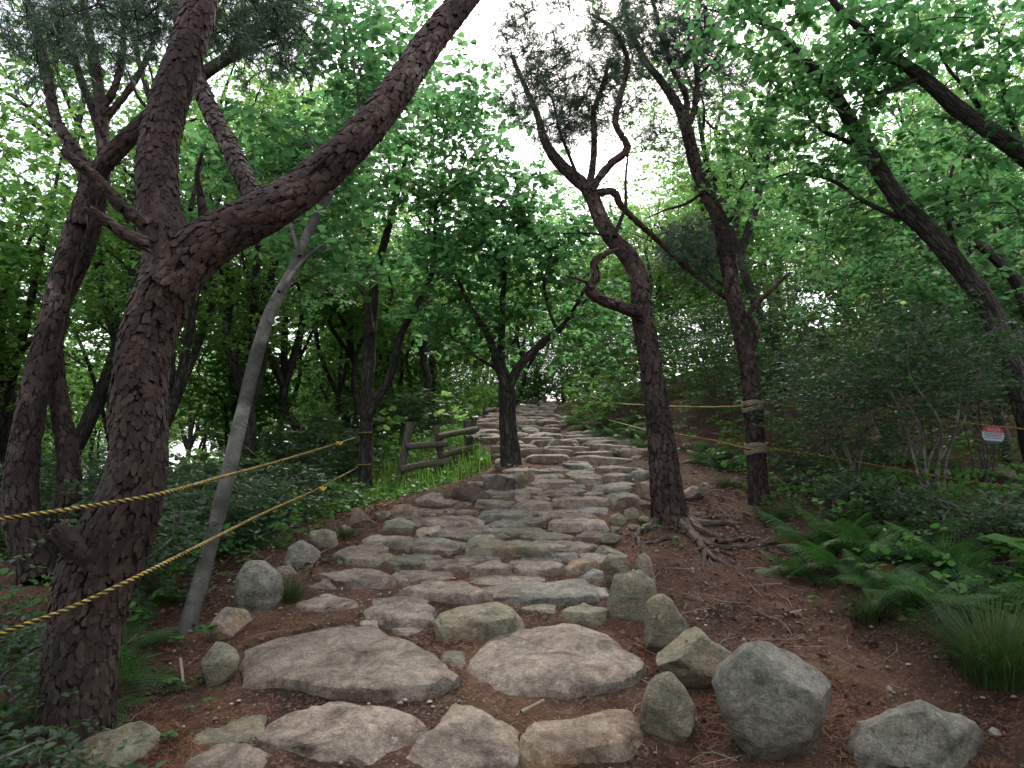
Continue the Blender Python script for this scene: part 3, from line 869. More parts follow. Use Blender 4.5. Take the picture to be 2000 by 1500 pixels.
# ---------------------------------------------------------------- boulders edging the path
def boulder_mesh(poly_px, base_py, depth_k=.8, n=44, seed=0.0, cuts=12, rough=.03):
    P = np.asarray(poly_px, float)
    cx = P[:, 0].mean()
    G = ground(cx, base_py)
    w = np.ptp(P[:, 0]) / FOC * G[1]
    hgt = np.ptp(P[:, 1]) / FOC * G[1]
    dep = depth_k * min(w, hgt * 1.3)
    Yc = G[1] + dep * .38
    R = smooth_poly(np.array([pt(a, b, Yc) for a, b in P])[:, [0, 2]], n, .85)
    c = R.mean(0)
    R = c + (R - c) * 1.13
    T = np.sin(np.linspace(-math.pi / 2, math.pi / 2, 21))
    V = []
    for t in T:
        s = max(0.0, 1 - abs(t) ** 2.6) ** (1 / 2.6)
        s = max(s, .03)
        for x, z in R:
            V.append([c[0] + (x - c[0]) * s, t * dep / 2, c[1] + (z - c[1]) * s])
    V = np.array(V + [[c[0], -dep / 2, c[1]], [c[0], dep / 2, c[1]]])
    o = np.array([c[0], 0, c[1]])
    rs = np.random.default_rng(int(seed * 1000) % 99991)
    ext = np.array([w / 2, dep / 2, hgt / 2])
    for _ in range(cuts):     # flat faces broken off
        d = rs.normal(0, 1, 3) * np.array([.55, 1.1, .75])
        d /= np.linalg.norm(d)
        lim = np.linalg.norm(ext * d) * rs.uniform(.60, .88)
        q = (V - o) @ d
        V = V - np.clip(q - lim, 0, None)[:, None] * d * .92
    k = math.sqrt(w * hgt)
    nv = unit(V - o)
    big = fbm(V * (2.6 / max(k, .1)) + seed, 3)
    lay = fbm(V * np.array([4, 4, 7]) / max(k, .15) * .5 + seed + 4, 3)
    lay = (np.floor(lay * 3) + np.clip((lay * 3 - np.floor(lay * 3)) * 4 - 1.5, 0, 1)) / 3
    V = V + nv * ((big * .9 + lay * .8 + (.4 - np.abs(fbm(V * (7 / max(k, .1)) + seed, 3))) * .5 + fbm(V * (18 / max(k, .1)) + seed, 2) * .3) * rough * k)[:, None]
    m = len(T)
    A, K = np.meshgrid(np.arange(m - 1), np.arange(n), indexing='ij')
    K2 = (K + 1) % n
    Qs = np.stack([A * n + K, A * n + K2, (A + 1) * n + K2, (A + 1) * n + K], -1).reshape(-1, 4)
    kk = np.arange(n); k2 = (kk + 1) % n
    T3 = np.concatenate([np.stack([np.full(n, m * n), k2, kk], -1), np.stack([np.full(n, m * n + 1), (m - 1) * n + kk, (m - 1) * n + k2], -1)])
    mb = MB()
    V[:, 1] += Yc
    mb.add(V, Qs, T3)
    return mb, (c[0], Yc, c[1])

def boulder(poly, base, label, mat, dk=.8, seed=None, group=None, cuts=12, name='boulder', cat='boulder', rough=.03):
    mb, o = boulder_mesh(poly, base, dk, seed=RNG.uniform(0, 90) if seed is None else seed, cuts=cuts, rough=rough)
    ob = mb.build(name, mat, origin=o)
    crisp(ob.data, 38)
    return tag(ob, label, cat, group)

boulder(z2((1140, 1270), (1150, 1060), (1200, 940), (1280, 870), (1430, 828), (1510, 858), (1590, 925), (1700, 955), (1790, 1010), (1875, 1110), (1890, 1270), (1500, 1340)), 1535, 'pale grey boulder with a crack at the lower right corner', M_GREYS, .75, 3.1)
boulder(z2((605, 810), (640, 720), (760, 640), (850, 622), (960, 680), (1060, 750), (1110, 830), (1125, 900), (1120, 1060), (1060, 1200), (800, 1200), (730, 1110), (690, 1000), (620, 900)), 1508, 'largest grey rounded boulder edging the steps, beside the trodden dirt', M_GREYS, .7, 5.3)
boulder(z2((315, 660), (370, 560), (440, 535), (540, 540), (600, 600), (650, 665), (640, 740), (610, 850), (500, 845), (400, 790), (320, 720)), 1362, 'green mossy boulder with a rounded top, uphill of the largest one', M_MOSSY, .75, 7.9)
boulder(z2((225, 830), (280, 770), (360, 740), (420, 800), (470, 900), (535, 1030), (520, 1090), (420, 1110), (320, 1070), (250, 980)), 1462, 'dark mossy boulder leaning in front of the green rounded one', M_MOSSY, .7, 9.4)
boulder(z2((235, 520), (260, 440), (330, 390), (380, 420), (430, 500), (425, 560), (370, 640), (305, 700), (255, 670)), 1290, 'mossy yellow-grey boulder with a pointed top among the edging stones', M_MOSSY, .7, 11.2)
boulder(z2((90, 440), (120, 330), (130, 270), (200, 250), (290, 330), (305, 410), (250, 520), (110, 500)), 1218, 'broad upright grey-tan slab beside the narrow orange stone', M_MOSSY, .5, 13.7, cuts=4)
boulder(z2((218, 240), (235, 212), (255, 196), (282, 215), (300, 330), (295, 400), (235, 400)), 1162, 'narrow upright stone with an orange band leaning on the broad slab', M_ORANGE, .7, 15.5, cuts=3)
boulder(z2((72, 230), (85, 195), (120, 186), (160, 200), (185, 240), (170, 300), (120, 340), (78, 335)), 1145, 'pale green rounded stone above the broad upright slab', M_MOSSY, .75, 17.1)
boulder(z2((25, 200), (70, 150), (150, 158), (170, 200), (120, 250), (30, 245)), 1100, 'dark moss-covered lump beside the steps below the pine roots', M_MOSSY, .9, 19.9)
boulder(z1((222, 385), (235, 330), (290, 255), (330, 260), (378, 330), (345, 385), (270, 410)), 1252, 'orange-brown angular rock at the left edge of the steps', M_ORANGE, .8, 21.3)
boulder(z1((185, 560), (200, 480), (245, 410), (290, 403), (332, 480), (335, 540), (270, 600), (205, 610)), 1345, 'tan pointed rock below the orange-brown one', M_MOSSY, .75, 23.5)
boulder(z1((328, 240), (338, 150), (370, 104), (430, 104), (492, 160), (494, 230), (445, 305), (350, 300)), 1196, 'tall smooth grey-green rounded boulder near the birch foot', M_GREYS, .7, 25.8, cuts=2, rough=.012)
boulder(z1((515, 110), (538, 40), (580, 16), (640, 58), (655, 105), (580, 135)), 1112, 'grey lichened rock left of the steps, uphill of the tall boulder', M_GREYS, .85, 27.2)
boulder(z1((468, 140), (490, 115), (545, 112), (572, 145), (540, 168), (480, 165)), 1130, 'small pale rounded stone next to the tall grey-green boulder', M_STEP, .9, 29.4)
boulder(z3((122, 505), (140, 445), (200, 433), (268, 460), (262, 505), (190, 535)), 1075, 'brown and grey rock with pale lichen in the row of left edging stones', M_MOSSY, .85, 31.6)
boulder(z3((322, 400), (330, 345), (345, 333), (428, 408), (405, 445), (335, 448)), 1038, 'pink-grey triangular stone standing on the left edge of the steps', M_ORANGE, .7, 33.1, cuts=3)
boulder(z3((495, 375), (520, 325), (600, 317), (617, 362), (540, 390)), 1014, 'rounded ochre stone left of the steps, before the square block', M_ORANGE, .85, 35.0)
boulder(z3((602, 310), (615, 274), (690, 268), (762, 272), (768, 318), (700, 365), (650, 365)), 1003, 'square tan block with a flat top at the left edge of the steps', M_STEP, .8, 37.5)
boulder(z3((762, 325), (790, 250), (900, 222), (962, 228), (960, 285), (880, 330)), 986, 'long dark brown rock bank stone left of the steps', M_BROWNS, .7, 39.8)
boulder(z3((940, 288), (938, 210), (990, 186), (1078, 208), (1080, 262), (1000, 288)), 968, 'brown blocky stone at the foot of the forked oak', M_BROWNS, .8, 41.3)
boulder(z3((1058, 232), (1072, 156), (1095, 160), (1118, 192), (1120, 240)), 951, 'small upright grey stone beside the forked oak', M_MOSSY, .9, 43.7)
boulder(z3((1648, 305), (1650, 225), (1680, 206), (1720, 215), (1730, 300)), 978, 'pale grey upright block against the back of the rooted pine', M_STEP, .8, 45.9)
boulder(z3((1845, 300), (1850, 238), (1890, 226), (1930, 240), (1925, 285), (1880, 312)), 980, 'flat-topped pale stone right of the rooted pine trunk', M_STEP, .9, 47.2)
boulder(z3((1502, 412), (1515, 375), (1550, 358), (1580, 385), (1572, 420)), 1030, 'yellow-green mossy stone left of the pine foot', M_MOSSY, .9, 49.6)
boulder(z3((1560, 410), (1580, 350), (1620, 330), (1650, 375), (1640, 412)), 1022, 'angular mossy stone touching the rooted pine foot', M_MOSSY, .9, 51.4)
boulder(z3((1615, 345), (1625, 300), (1660, 285), (1705, 295), (1705, 345)), 995, 'olive moss-capped stone beside the rooted pine', M_MOSSY, .9, 53.8)
boulder([(110, 1530), (165, 1452), (215, 1437), (262, 1420), (300, 1445), (280, 1500), (230, 1545)], 1520, 'low tan boulder in the bottom left corner by the big pine foot', M_MOSSY, .8, 55.5)
boulder([(1915, 940), (1925, 915), (1950, 905), (1980, 915), (2000, 945)], 942, 'smooth rounded grey boulder in the undergrowth at the right edge', M_MOSSY, .9, 57.5)
boulder([(1690, 905), (1700, 865), (1735, 845), (1775, 860), (1800, 890), (1800, 915)], 912, 'large dark flat-sided boulder lying behind the shrubs on the right', M_BROWNS, .9, 59.5)
EDGE = 'small stones lining the upper path'
def stone_oval(x0, y0, x1, y1):
    a = np.linspace(0, 2 * math.pi, 9, endpoint=False)
    return [((x0 + x1) / 2 + (x1 - x0) / 2 * math.cos(t) * RNG.uniform(.85, 1.05), (y0 + y1) / 2 + (y1 - y0) / 2 * math.sin(t) * RNG.uniform(.85, 1.05)) for t in a]
for x0, y0, x1, y1 in [(1180, 620, 1232, 660), (1240, 618, 1292, 668), (1295, 612, 1357, 655), (1325, 645, 1387, 680), (1385, 643, 1472, 690), (1468, 633, 1557, 692), (1545, 663, 1592, 698), (1590, 640, 1645, 704)]:
    boulder(z4(*stone_oval(x0, y0, x1, y1)), 650 + y1 / 2.857, 'small tan stone in the row edging the right of the upper steps', random.choice([M_STEP, M_MOSSY, M_ORANGE]), .9, group=EDGE, name='edging_stone', cat='stone')
for x0, y0, x1, y1 in [(1055, 592, 1152, 655), (1020, 560, 1082, 615), (1062, 508, 1092, 545), (985, 640, 1060, 690)]:
    boulder(z4(*stone_oval(x0, y0, x1, y1)), 650 + y1 / 2.857, 'grey stone heaped at the bend on the right of the upper path', random.choice([M_STEP, M_MOSSY, M_GREYS]), .9, group=EDGE, name='edging_stone', cat='stone')
for x0, y0, x1, y1 in [(730, 535, 775, 565), (690, 675, 745, 708), (745, 670, 800, 705), (925, 470, 985, 492), (880, 483, 905, 500), (1020, 425, 1055, 460), (930, 765, 1010, 800), (880, 740, 935, 775)]:
    boulder(z4(*stone_oval(x0, y0, x1, y1)), 650 + y1 / 2.857, 'tan stone edging the far left side of the upper path', random.choice([M_STEP, M_MOSSY, M_ORANGE]), .9, group=EDGE, name='edging_stone', cat='stone')

for x0, y0, x1, y1 in [(425, 345, 480, 395), (262, 408, 325, 460), (455, 350, 505, 388), (700, 350, 770, 390), (560, 380, 620, 420), (20, 545, 80, 590)]:
    boulder(z3(*stone_oval(x0, y0, x1, y1)), 850 + y1 / 2.353, 'small stone wedged in the left row of edging stones below the fence', random.choice([M_MOSSY, M_STEP, M_ORANGE]), .9, group='small stones in the left edging', name='edging_stone', cat='stone')
for x0, y0, x1, y1 in [(1500, 418, 1565, 468), (1462, 450, 1562, 512), (1560, 298, 1625, 345), (1640, 370, 1700, 415), (1585, 405, 1650, 440)]:
    boulder(z3(*stone_oval(x0, y0, x1, y1)), 850 + y1 / 2.353, 'small mossy stone between the steps and the rooted pine', M_MOSSY, .9, group='small stones by the rooted pine', name='edging_stone', cat='stone')

# ---------------------------------------------------------------- trees
def poly3(pts, Y0, Y1=None, depth=None):
    """pts: (px, py, width px); depth runs from Y0 to Y1 along the line; gives xyz + radius"""
    n = len(pts)
    Y1 = Y0 if Y1 is None else Y1
    L = np.concatenate([[0], np.cumsum([math.hypot(pts[i + 1][0] - pts[i][0], pts[i + 1][1] - pts[i][1]) for i in range(n - 1)])])
    out = []
    for p, s in zip(pts, L / max(L[-1], 1e-6)):
        Y = Y0 + (Y1 - Y0) * s
        q = pt(p[0], p[1], Y)
        out.append([*q, p[2] / 2 / FOC * Y])
    return np.array(out)

def taper(pts, w0, w1):
    n = len(pts)
    return [(p[0], p[1], w0 + (w1 - w0) * i / max(1, n - 1)) for i, p in enumerate(pts)]

def flakes(mb, S, dens=900, size=.035, lift=.006):
    """loose bark plates over the trunk surface given by dense samples S"""
    C, r = S[:, :3], S[:, 3]
    T, N, B = frames(C)
    L = np.concatenate([[0], np.cumsum(np.linalg.norm(np.diff(C, axis=0), axis=1))])
    area = np.sum(2 * math.pi * r[:-1] * np.diff(L))
    n = int(area * dens)
    s = RNG.uniform(0, L[-1], n)
    i = np.clip(np.searchsorted(L, s) - 1, 0, len(C) - 2)
    f = ((s - L[i]) / (L[i + 1] - L[i] + 1e-9))[:, None]
    c = C[i] * (1 - f) + C[i + 1] * f
    rr = (r[i] * (1 - f[:, 0]) + r[i + 1] * f[:, 0])
    a = RNG.uniform(0, 2 * math.pi, n)
    dr = N[i] * np.cos(a)[:, None] + B[i] * np.sin(a)[:, None]
    tg = np.cross(T[i], dr)
    ang = np.linspace(0, 2 * math.pi, 6, endpoint=False)
    sz = size * RNG.uniform(.6, 1.5, n)
    asp = RNG.uniform(1.2, 2.7, n)
    R = RNG.uniform(.65, 1.15, (n, 6))
    lx = np.cos(ang)[None] * R * sz[:, None] * .5
    ly = np.sin(ang)[None] * R * sz[:, None] * .5 * asp[:, None]
    lf = lift * RNG.uniform(.5, 1.4, (n, 1)) + np.clip(-ly / sz[:, None], 0, 1) * lift * RNG.uniform(0, 1.6, (n, 1))
    def on(lx, ly, h):
        aa = lx / rr[:, None]
        d2 = dr[:, None] * np.cos(aa)[..., None] + tg[:, None] * np.sin(aa)[..., None]
        return c[:, None] + T[i][:, None] * ly[..., None] + d2 * (rr[:, None] + h)[..., None]
    top = on(lx, ly, lf)
    low = on(lx * .9, ly * .9, np.full_like(lf, -.004))
    cen = on(lx[:, :1] * 0, ly[:, :1] * 0, lf.mean(1, keepdims=True) * 1.15)
    V = np.concatenate([cen, top, low], 1)
    k = np.arange(6); k2 = (k + 1) % 6
    T3 = np.stack([np.zeros(6, int), 1 + k, 1 + k2], -1)
    Q4 = np.stack([1 + k, 7 + k, 7 + k2, 1 + k2], -1)
    o = np.arange(n)[:, None, None] * 13
    mb.add(V.reshape(-1, 3), (o + Q4[None]).reshape(-1, 4), (o + T3[None]).reshape(-1, 3))

def hero(name, label, cat, trunk, branches, bark, blobs=(), kind='oak', leaf=None, lsize=.11, base=None, seg=16, flake=None, group=None, ds=.06, amp=.05, ridge=0.0, twig=.010):
    """trunk and branches: n x 4 arrays in world space; blobs: (x, y, z, r, clusters, flat)"""
    base = trunk[0][:3] if base is None else base
    o3 = np.array([base[0], base[1], float(H(base[0], base[1]))])
    root = empty(name, o3)
    tag(root, label, cat, group)
    dense = []
    def put(nm, mbx, mat, parent=root, smooth=True):
        mbx.V = [v - o3 for v in mbx.V]
        ob = link(nm, mbx.mesh(nm, smooth), mat, parent)
        return ob
    mb = MB()
    S = catmull(trunk, ds); dense.append(S)
    S = S.copy()
    if flake: S[:, 3] *= .86
    dense[0] = S
    tube(mb, S, seg, amp, 5.0, True, ridge)
    tr = put('trunk', mb, bark)
    for b in branches:
        Sb = catmull(b, ds if b[0][3] > .02 else max(ds, .1))
        if flake: Sb[:, 3] *= .88
        dense.append(Sb)
        mb = MB()
        tube(mb, Sb, max(6, seg * 2 // 3 if b[0][3] > .03 else 6), amp, 6.0, True, ridge * .6)
        put('branch', mb, bark)
    if flake:
        mb = MB()
        for Sx in dense:
            if Sx[0, 3] > .025: flakes(mb, Sx, *flake)
        fo = put('bark_flakes', mb, M_FLAKE, tr, False)
        fo['kind'] = 'stuff'
    if len(blobs):
        nodes = np.vstack([d[::2, :3] for d in dense])
        tw, lv = MB(), MB()
        for (x, y, z, r, nc, flat) in blobs:
            C = in_ball(nc, (x, y, z), r, flat)
            ends = grow(tw, nodes, C, twig)
            if not ends: continue
            E = np.array([e[0] for e in ends]); D = np.array([e[1] for e in ends])
            if kind == 'oak':
                m = 6
                pts = np.repeat(E, m, 0) + RNG.normal(0, .17, (len(E) * m, 3)) * np.array([1, 1, .6])
                rosettes(lv, pts, 6, lsize)
            else:
                m = 7
                pts = np.repeat(E, m, 0) + RNG.normal(0, .13, (len(E) * m, 3)) * np.array([1, 1, .7])
                dd = unit(np.repeat(D, m, 0) + RNG.normal(0, .5, (len(E) * m, 3)) + np.array([0, 0, .35]))
                needles(lv, pts, dd)
                for p0, p1, d0 in zip(np.repeat(E, m, 0)[::2], pts[::2], dd[::2]):
                    tube(tw, np.array([[*p0, .004], [*((p0 + p1) / 2 + RNG.normal(0, .01, 3)), .0035], [*p1, .003]]), 3, cap=False)
        if tw.n:
            t = put('twigs', tw, bark); t['kind'] = 'stuff'
        put('crown', lv, leaf or (M_OAK if kind == 'oak' else M_NEEDLE))
    return root

def blob(px, py, Y, r, n, flat=.75):
    return (*pt(px, py, Y), r, n, flat)

# --- the big leaning red pine on the left
T = poly3([(138, 1560, 175), (148, 1470, 150), (152, 1350, 140), (172, 1200, 146), (200, 1100, 160), (245, 1000, 138), (270, 900, 114), (270, 800, 114), (280, 700, 110), (300, 620, 114), (332, 550, 122), (335, 500, 118), (318, 440, 96), (308, 380, 86), (308, 300, 82), (330, 200, 80), (365, 100, 74), (392, 0, 70), (425, -150, 58), (440, -330, 44)], 3.25, 3.7)
Bs = [
    poly3([(322, 560, 108), (375, 500, 112), (430, 458, 102), (510, 418, 92), (600, 360, 82), (700, 270, 74), (780, 170, 66), (840, 80, 60), (905, 0, 54), (985, -110, 46), (1050, -230, 34)], 3.45, 4.2),
    poly3([(500, 415, 44), (490, 375, 38), (450, 290, 36), (408, 210, 33), (385, 150, 30), (360, 80, 24), (335, -30, 18)], 3.62, 4.6),
    poly3(taper([(285, 440), (230, 395), (190, 350), (140, 310), (125, 295)], 26, 9), 3.35, 3.2),
    poly3(taper([(290, 478), (240, 455), (205, 430), (180, 412)], 26, 10), 3.35, 3.2),
    poly3(taper([(398, 430), (392, 380), (385, 340), (396, 298)], 22, 8), 3.5, 3.45),
    poly3(taper([(372, 410), (382, 360), (398, 310)], 12, 4), 3.55, 3.7),
    poly3([(195, 1110, 60), (160, 1078, 52), (132, 1056, 44), (118, 1042, 38), (106, 1040, 26), (100, 1050, 12)], 3.27, 3.2),
    poly3(taper([(590, 355), (640, 305), (660, 285)], 12, 3), 3.6, 3.6),
]
blb = [blob(120, 40, 5.0, .6, 17), blob(210, -20, 4.8, .6, 16), blob(290, 60, 4.9, .4, 9), blob(470, 40, 4.8, .5, 18), blob(540, 30, 4.9, .4, 12), blob(430, -60, 4.6, .5, 16), blob(60, 90, 5.2, .35, 10)]
hero('pine_tree', 'big scaly red pine forking into two thick limbs at the left', 'tree', T, Bs, M_PINE, blb, 'pine', seg=30, flake=(2500, .028, .0062), ds=.035, amp=.07, twig=.008)

# --- pines behind it
T = poly3([(80, 1130, 90), (58, 1060, 80), (40, 1000, 74), (45, 900, 64), (65, 780, 57), (95, 650, 52), (120, 540, 48), (150, 440, 45), (190, 340, 42), (240, 280, 40), (300, 222, 36), (380, 155, 30), (470, 100, 20), (560, 55, 12)], 5.6, 5.9)
Bs = [poly3(taper([(155, 440), (165, 330), (112, 240), (92, 150), (76, 80), (48, -10)], 30, 14), 5.7, 6.0),
      poly3(taper([(430, 125), (480, 100), (540, 85), (585, 60)], 10, 4), 5.9, 5.8), poly3(taper([(300, 222), (270, 190), (250, 140)], 12, 4), 5.8, 5.9)]
hero('pine_tree', 'slanting pine behind the big red pine, bent over to the upper right', 'tree', T, Bs, M_PINE, [blob(520, 70, 5.9, .5, 26), blob(450, 20, 6.0, .45, 16), blob(60, 20, 6.0, .5, 16), blob(110, -20, 6.1, .5, 14)], 'pine', seg=16, flake=(900, .034, .004))
T = poly3([(100, 1120, 66), (122, 1040, 56), (134, 960, 50), (132, 880, 44), (118, 800, 40), (106, 700, 36), (120, 600, 33), (165, 500, 31), (195, 400, 29), (203, 300, 27), (196, 200, 24), (182, 110, 20), (155, -40, 14)], 5.75, 6.2)
Bs = [poly3(taper([(203, 300), (185, 225), (150, 130), (135, 40), (120, -40)], 20, 9), 6.1, 6.3), poly3(taper([(200, 210), (225, 170), (240, 100), (240, 20)], 18, 8), 6.1, 6.3), poly3(taper([(200, 240), (262, 160), (300, 80), (310, 0)], 16, 6), 6.1, 6.4)]
hero('pine_tree', 'thin dark pine stem standing close behind the slanting pine', 'tree', T, Bs, M_PINE, [blob(150, 90, 6.2, .6, 18), blob(230, 60, 6.3, .6, 18), blob(300, 30, 6.4, .5, 13), blob(190, -30, 6.2, .5, 14)], 'pine', seg=14, flake=(700, .034, .004))

# --- pale slender tree
T = poly3([(352, 1300, 50), (366, 1230, 40), (376, 1190, 34), (396, 1120, 30), (430, 990, 29), (468, 830, 28), (500, 700, 26), (528, 610, 24), (570, 530, 22), (600, 460, 19), (640, 380, 18), (690, 280, 12), (730, 190, 7)], 4.25, 5.6)
Bs = [poly3(taper([(585, 500), (560, 420), (520, 370)], 10, 4), 5.0, 5.2), poly3(taper([(545, 570), (600, 500), (660, 460)], 10, 4), 5.0, 5.4), poly3(taper([(640, 380), (620, 300), (590, 240)], 9, 3), 5.2, 5.5), poly3(taper([(690, 280), (700, 190), (690, 110), (720, 40)], 9, 3), 5.5, 6.0)]
hero('birch_tree', 'slender pale grey trunk leaning right between the two ropes', 'tree', T, Bs, M_GREYB, [blob(700, 110, 6.0, .6, 16), blob(790, 50, 6.2, .55, 14), blob(640, 50, 6.0, .5, 12), blob(560, 380, 5.6, .6, 22), blob(640, 300, 5.8, .7, 32), blob(720, 200, 6.0, .6, 26), blob(480, 330, 5.7, .6, 22), blob(650, 480, 5.7, .5, 14)], 'oak', lsize=.085, seg=16, amp=.09)

# --- oak with the two left ropes tied round it
B4 = ground(712, 966)
Y4 = B4[1]
T = poly3([(710, 985, 36), (712, 960, 30), (714, 900, 27), (716, 800, 26), (720, 700, 24), (728, 600, 22), (736, 530, 18), (755, 460, 15), (775, 380, 11), (795, 300, 7)], Y4, Y4 + .3)
Bs = [poly3(taper([(716, 815), (742, 770), (762, 735), (785, 650), (812, 600), (832, 560), (848, 512), (850, 430), (858, 385), (905, 340)], 20, 5), Y4, Y4 - .3),
      poly3(taper([(846, 520), (885, 490), (940, 440), (985, 410), (1035, 385)], 11, 4), Y4 - .1, Y4 - .4),
      poly3(taper([(726, 650), (712, 575), (690, 545), (660, 505), (640, 465)], 14, 5), Y4, Y4 - .2),
      poly3(taper([(735, 540), (708, 510), (695, 470)], 10, 4), Y4, Y4)]
hero('oak_tree', 'forking oak with yellow rope tied twice round its trunk', 'tree', T, Bs, M_OAKB,
     [blob(640, 430, Y4 - .2, .7, 26), blob(760, 350, Y4, .8, 34), blob(880, 330, Y4 - .4, .8, 30), blob(1000, 380, Y4 - .5, .8, 30), blob(700, 260, Y4 - .6, .7, 26), blob(820, 200, Y4 - .6, .8, 28), blob(930, 230, Y4 - .4, .8, 24), blob(850, 480, Y4, .5, 12), blob(610, 560, Y4 + .3, .6, 14)], 'oak', lsize=.105, seg=14, ridge=.012)

# --- forked oak left of the upper steps
B6 = ground(998, 908)
Y6 = B6[1]
T = poly3([(1000, 930, 58), (998, 905, 44), (994, 850, 35), (991, 800, 33), (990, 765, 34), (985, 735, 22), (978, 700, 16), (981, 620, 11), (985, 520, 8), (988, 460, 5)], Y6, Y6 + .2)
Bs = [poly3(taper([(988, 760), (968, 700), (955, 660), (925, 612), (905, 570), (890, 535)], 20, 6), Y6, Y6 - .4),
      poly3(taper([(993, 762), (1008, 725), (1028, 700), (1060, 668), (1095, 640), (1120, 605), (1150, 550)], 22, 5), Y6, Y6 - .3),
      poly3(taper([(1020, 705), (1060, 672), (1110, 630), (1140, 590), (1165, 555)], 14, 4), Y6, Y6 + .5),
      poly3(taper([(972, 722), (935, 700), (905, 672), (862, 642)], 9, 4), Y6, Y6 - .3),
      poly3(taper([(1085, 640), (1068, 590), (1055, 500), (1045, 440)], 8, 3), Y6 - .2, Y6 - .3)]
hero('oak_tree', 'oak forking low into spreading limbs left of the upper steps', 'tree', T, Bs, M_OAKB,
     [blob(900, 560, Y6 - .5, .9, 30), blob(990, 500, Y6, 1.0, 36), blob(1090, 540, Y6 - .2, .9, 34), blob(1130, 620, Y6 + .2, .8, 22), blob(870, 650, Y6 - .2, .7, 18), blob(980, 620, Y6 + .3, .9, 22), blob(1040, 430, Y6, .9, 26), blob(920, 440, Y6, .9, 26)], 'oak', lsize=.10, seg=16, ridge=.018)

# --- rooted pine right of the steps
B7 = ground(1308, 1022)
Y7 = B7[1]
T = poly3([(1312, 1050, 108), (1309, 1020, 84), (1302, 960, 70), (1296, 900, 62), (1286, 820, 54), (1275, 740, 48), (1262, 660, 46), (1252, 600, 44), (1250, 550, 40), (1228, 502, 38), (1195, 465, 34), (1170, 420, 32), (1150, 372, 30), (1120, 345, 26), (1085, 310, 22), (1062, 270, 16), (1050, 225, 11), (1030, 180, 8), (1000, 110, 5)], Y7, Y7 + .5)
Bs = [poly3([(1250, 612, 26), (1215, 600, 24), (1175, 585, 22), (1148, 565, 20), (1165, 542, 15), (1160, 515, 12), (1176, 498, 9), (1205, 488, 5)], Y7 + .1, Y7 - .3),
      poly3(taper([(1150, 372), (1160, 300), (1160, 220), (1176, 170), (1190, 120)], 14, 4), Y7 + .3, Y7 + .4),
      poly3(taper([(1155, 370), (1190, 322), (1226, 290), (1202, 240), (1214, 180), (1226, 120), (1200, 60), (1160, 30)], 16, 4), Y7 + .3, Y7 - .1),
      poly3(taper([(1160, 378), (1200, 375), (1215, 405), (1285, 470), (1350, 530), (1415, 582)], 15, 5), Y7 + .3, Y7 + .9),
      poly3(taper([(1200, 462), (1214, 425), (1222, 400), (1222, 350), (1228, 290)], 12, 4), Y7 + .2, Y7 + .5),
      poly3(taper([(1130, 350), (1095, 260), (1080, 200), (1060, 150)], 9, 3), Y7 + .3, Y7 + .6),
      poly3(taper([(1190, 460), (1140, 455), (1100, 456)], 7, 3), Y7 + .2, Y7 + .1),
      poly3(taper([(1160, 560), (1130, 545), (1104, 538)], 8, 3), Y7 - .1, Y7 - .2)]
hero('pine_tree', 'curved scaly pine with bare roots spreading right of the steps', 'tree', T, Bs, M_PINE,
     [blob(1120, 190, Y7 + .5, .6, 46), blob(1160, 170, Y7 + .5, .45, 24), blob(1090, 230, Y7 + .4, .4, 12), blob(1030, 170, Y7 + .6, .35, 12), blob(1000, 70, Y7 + .5, .45, 18), blob(1080, 50, Y7 + .2, .5, 14), blob(1190, 60, Y7, .45, 16), blob(1330, 480, Y7 + .8, .3, 14), blob(1370, 500, Y7 + .9, .25, 10)], 'pine', seg=22, flake=(1500, .031, .006), ds=.05, amp=.07)
PINE1 = SC.objects['pine_tree.003']

# --- wrapped pine to its right
B8 = ground(1482, 985)
Y8 = B8[1]
T8 = poly3([(1484, 1010, 56), (1482, 980, 44), (1478, 900, 40), (1471, 800, 38), (1462, 720, 38), (1448, 650, 35), (1433, 580, 34), (1420, 500, 34), (1405, 430, 32), (1377, 370, 30), (1355, 310, 28), (1342, 255, 26), (1328, 215, 22), (1300, 170, 16), (1262, 120, 12), (1232, 60, 8), (1215, -10, 5)], Y8, Y8 + .4)
Bs = [poly3(taper([(1338, 240), (1340, 190), (1312, 130), (1290, 60), (1270, -20)], 14, 5), Y8 + .3, Y8 + .2),
      poly3(taper([(1342, 250), (1356, 215), (1362, 150), (1356, 80), (1370, -10)], 15, 5), Y8 + .3, Y8 + .5),
      poly3(taper([(1455, 690), (1476, 665), (1475, 640), (1464, 612), (1500, 572), (1540, 535)], 16, 4), Y8 + .1, Y8 - .2),
      poly3(taper([(1378, 372), (1340, 398), (1300, 410), (1265, 425)], 9, 3), Y8 + .2, Y8 + .2),
      poly3(taper([(1412, 450), (1440, 405), (1446, 370), (1475, 335), (1500, 300)], 10, 4), Y8 + .2, Y8 + .3),
      poly3(taper([(1430, 570), (1380, 530), (1330, 470), (1280, 440)], 8, 3), Y8 + .2, Y8 + .8),
      poly3(taper([(1362, 150), (1400, 110), (1420, 60)], 8, 3), Y8 + .4, Y8 + .4)]
hero('pine_tree', 'tall pine with pale cloth bands and rope round its trunk', 'tree', T8, Bs, M_PINE,
     [blob(1240, 60, Y8 + .4, .5, 26), blob(1300, 50, Y8 + .3, .55, 34), blob(1370, 60, Y8 + .5, .5, 30), blob(1330, 130, Y8 + .4, .5, 22), blob(1410, 150, Y8 + .5, .4, 14), blob(1270, 160, Y8 + .4, .35, 12), blob(1280, 250, Y8 + .3, .35, 8), blob(1350, 490, Y8 + .8, .35, 16)], 'pine', seg=18, flake=(1200, .031, .0055), ds=.05, amp=.06)

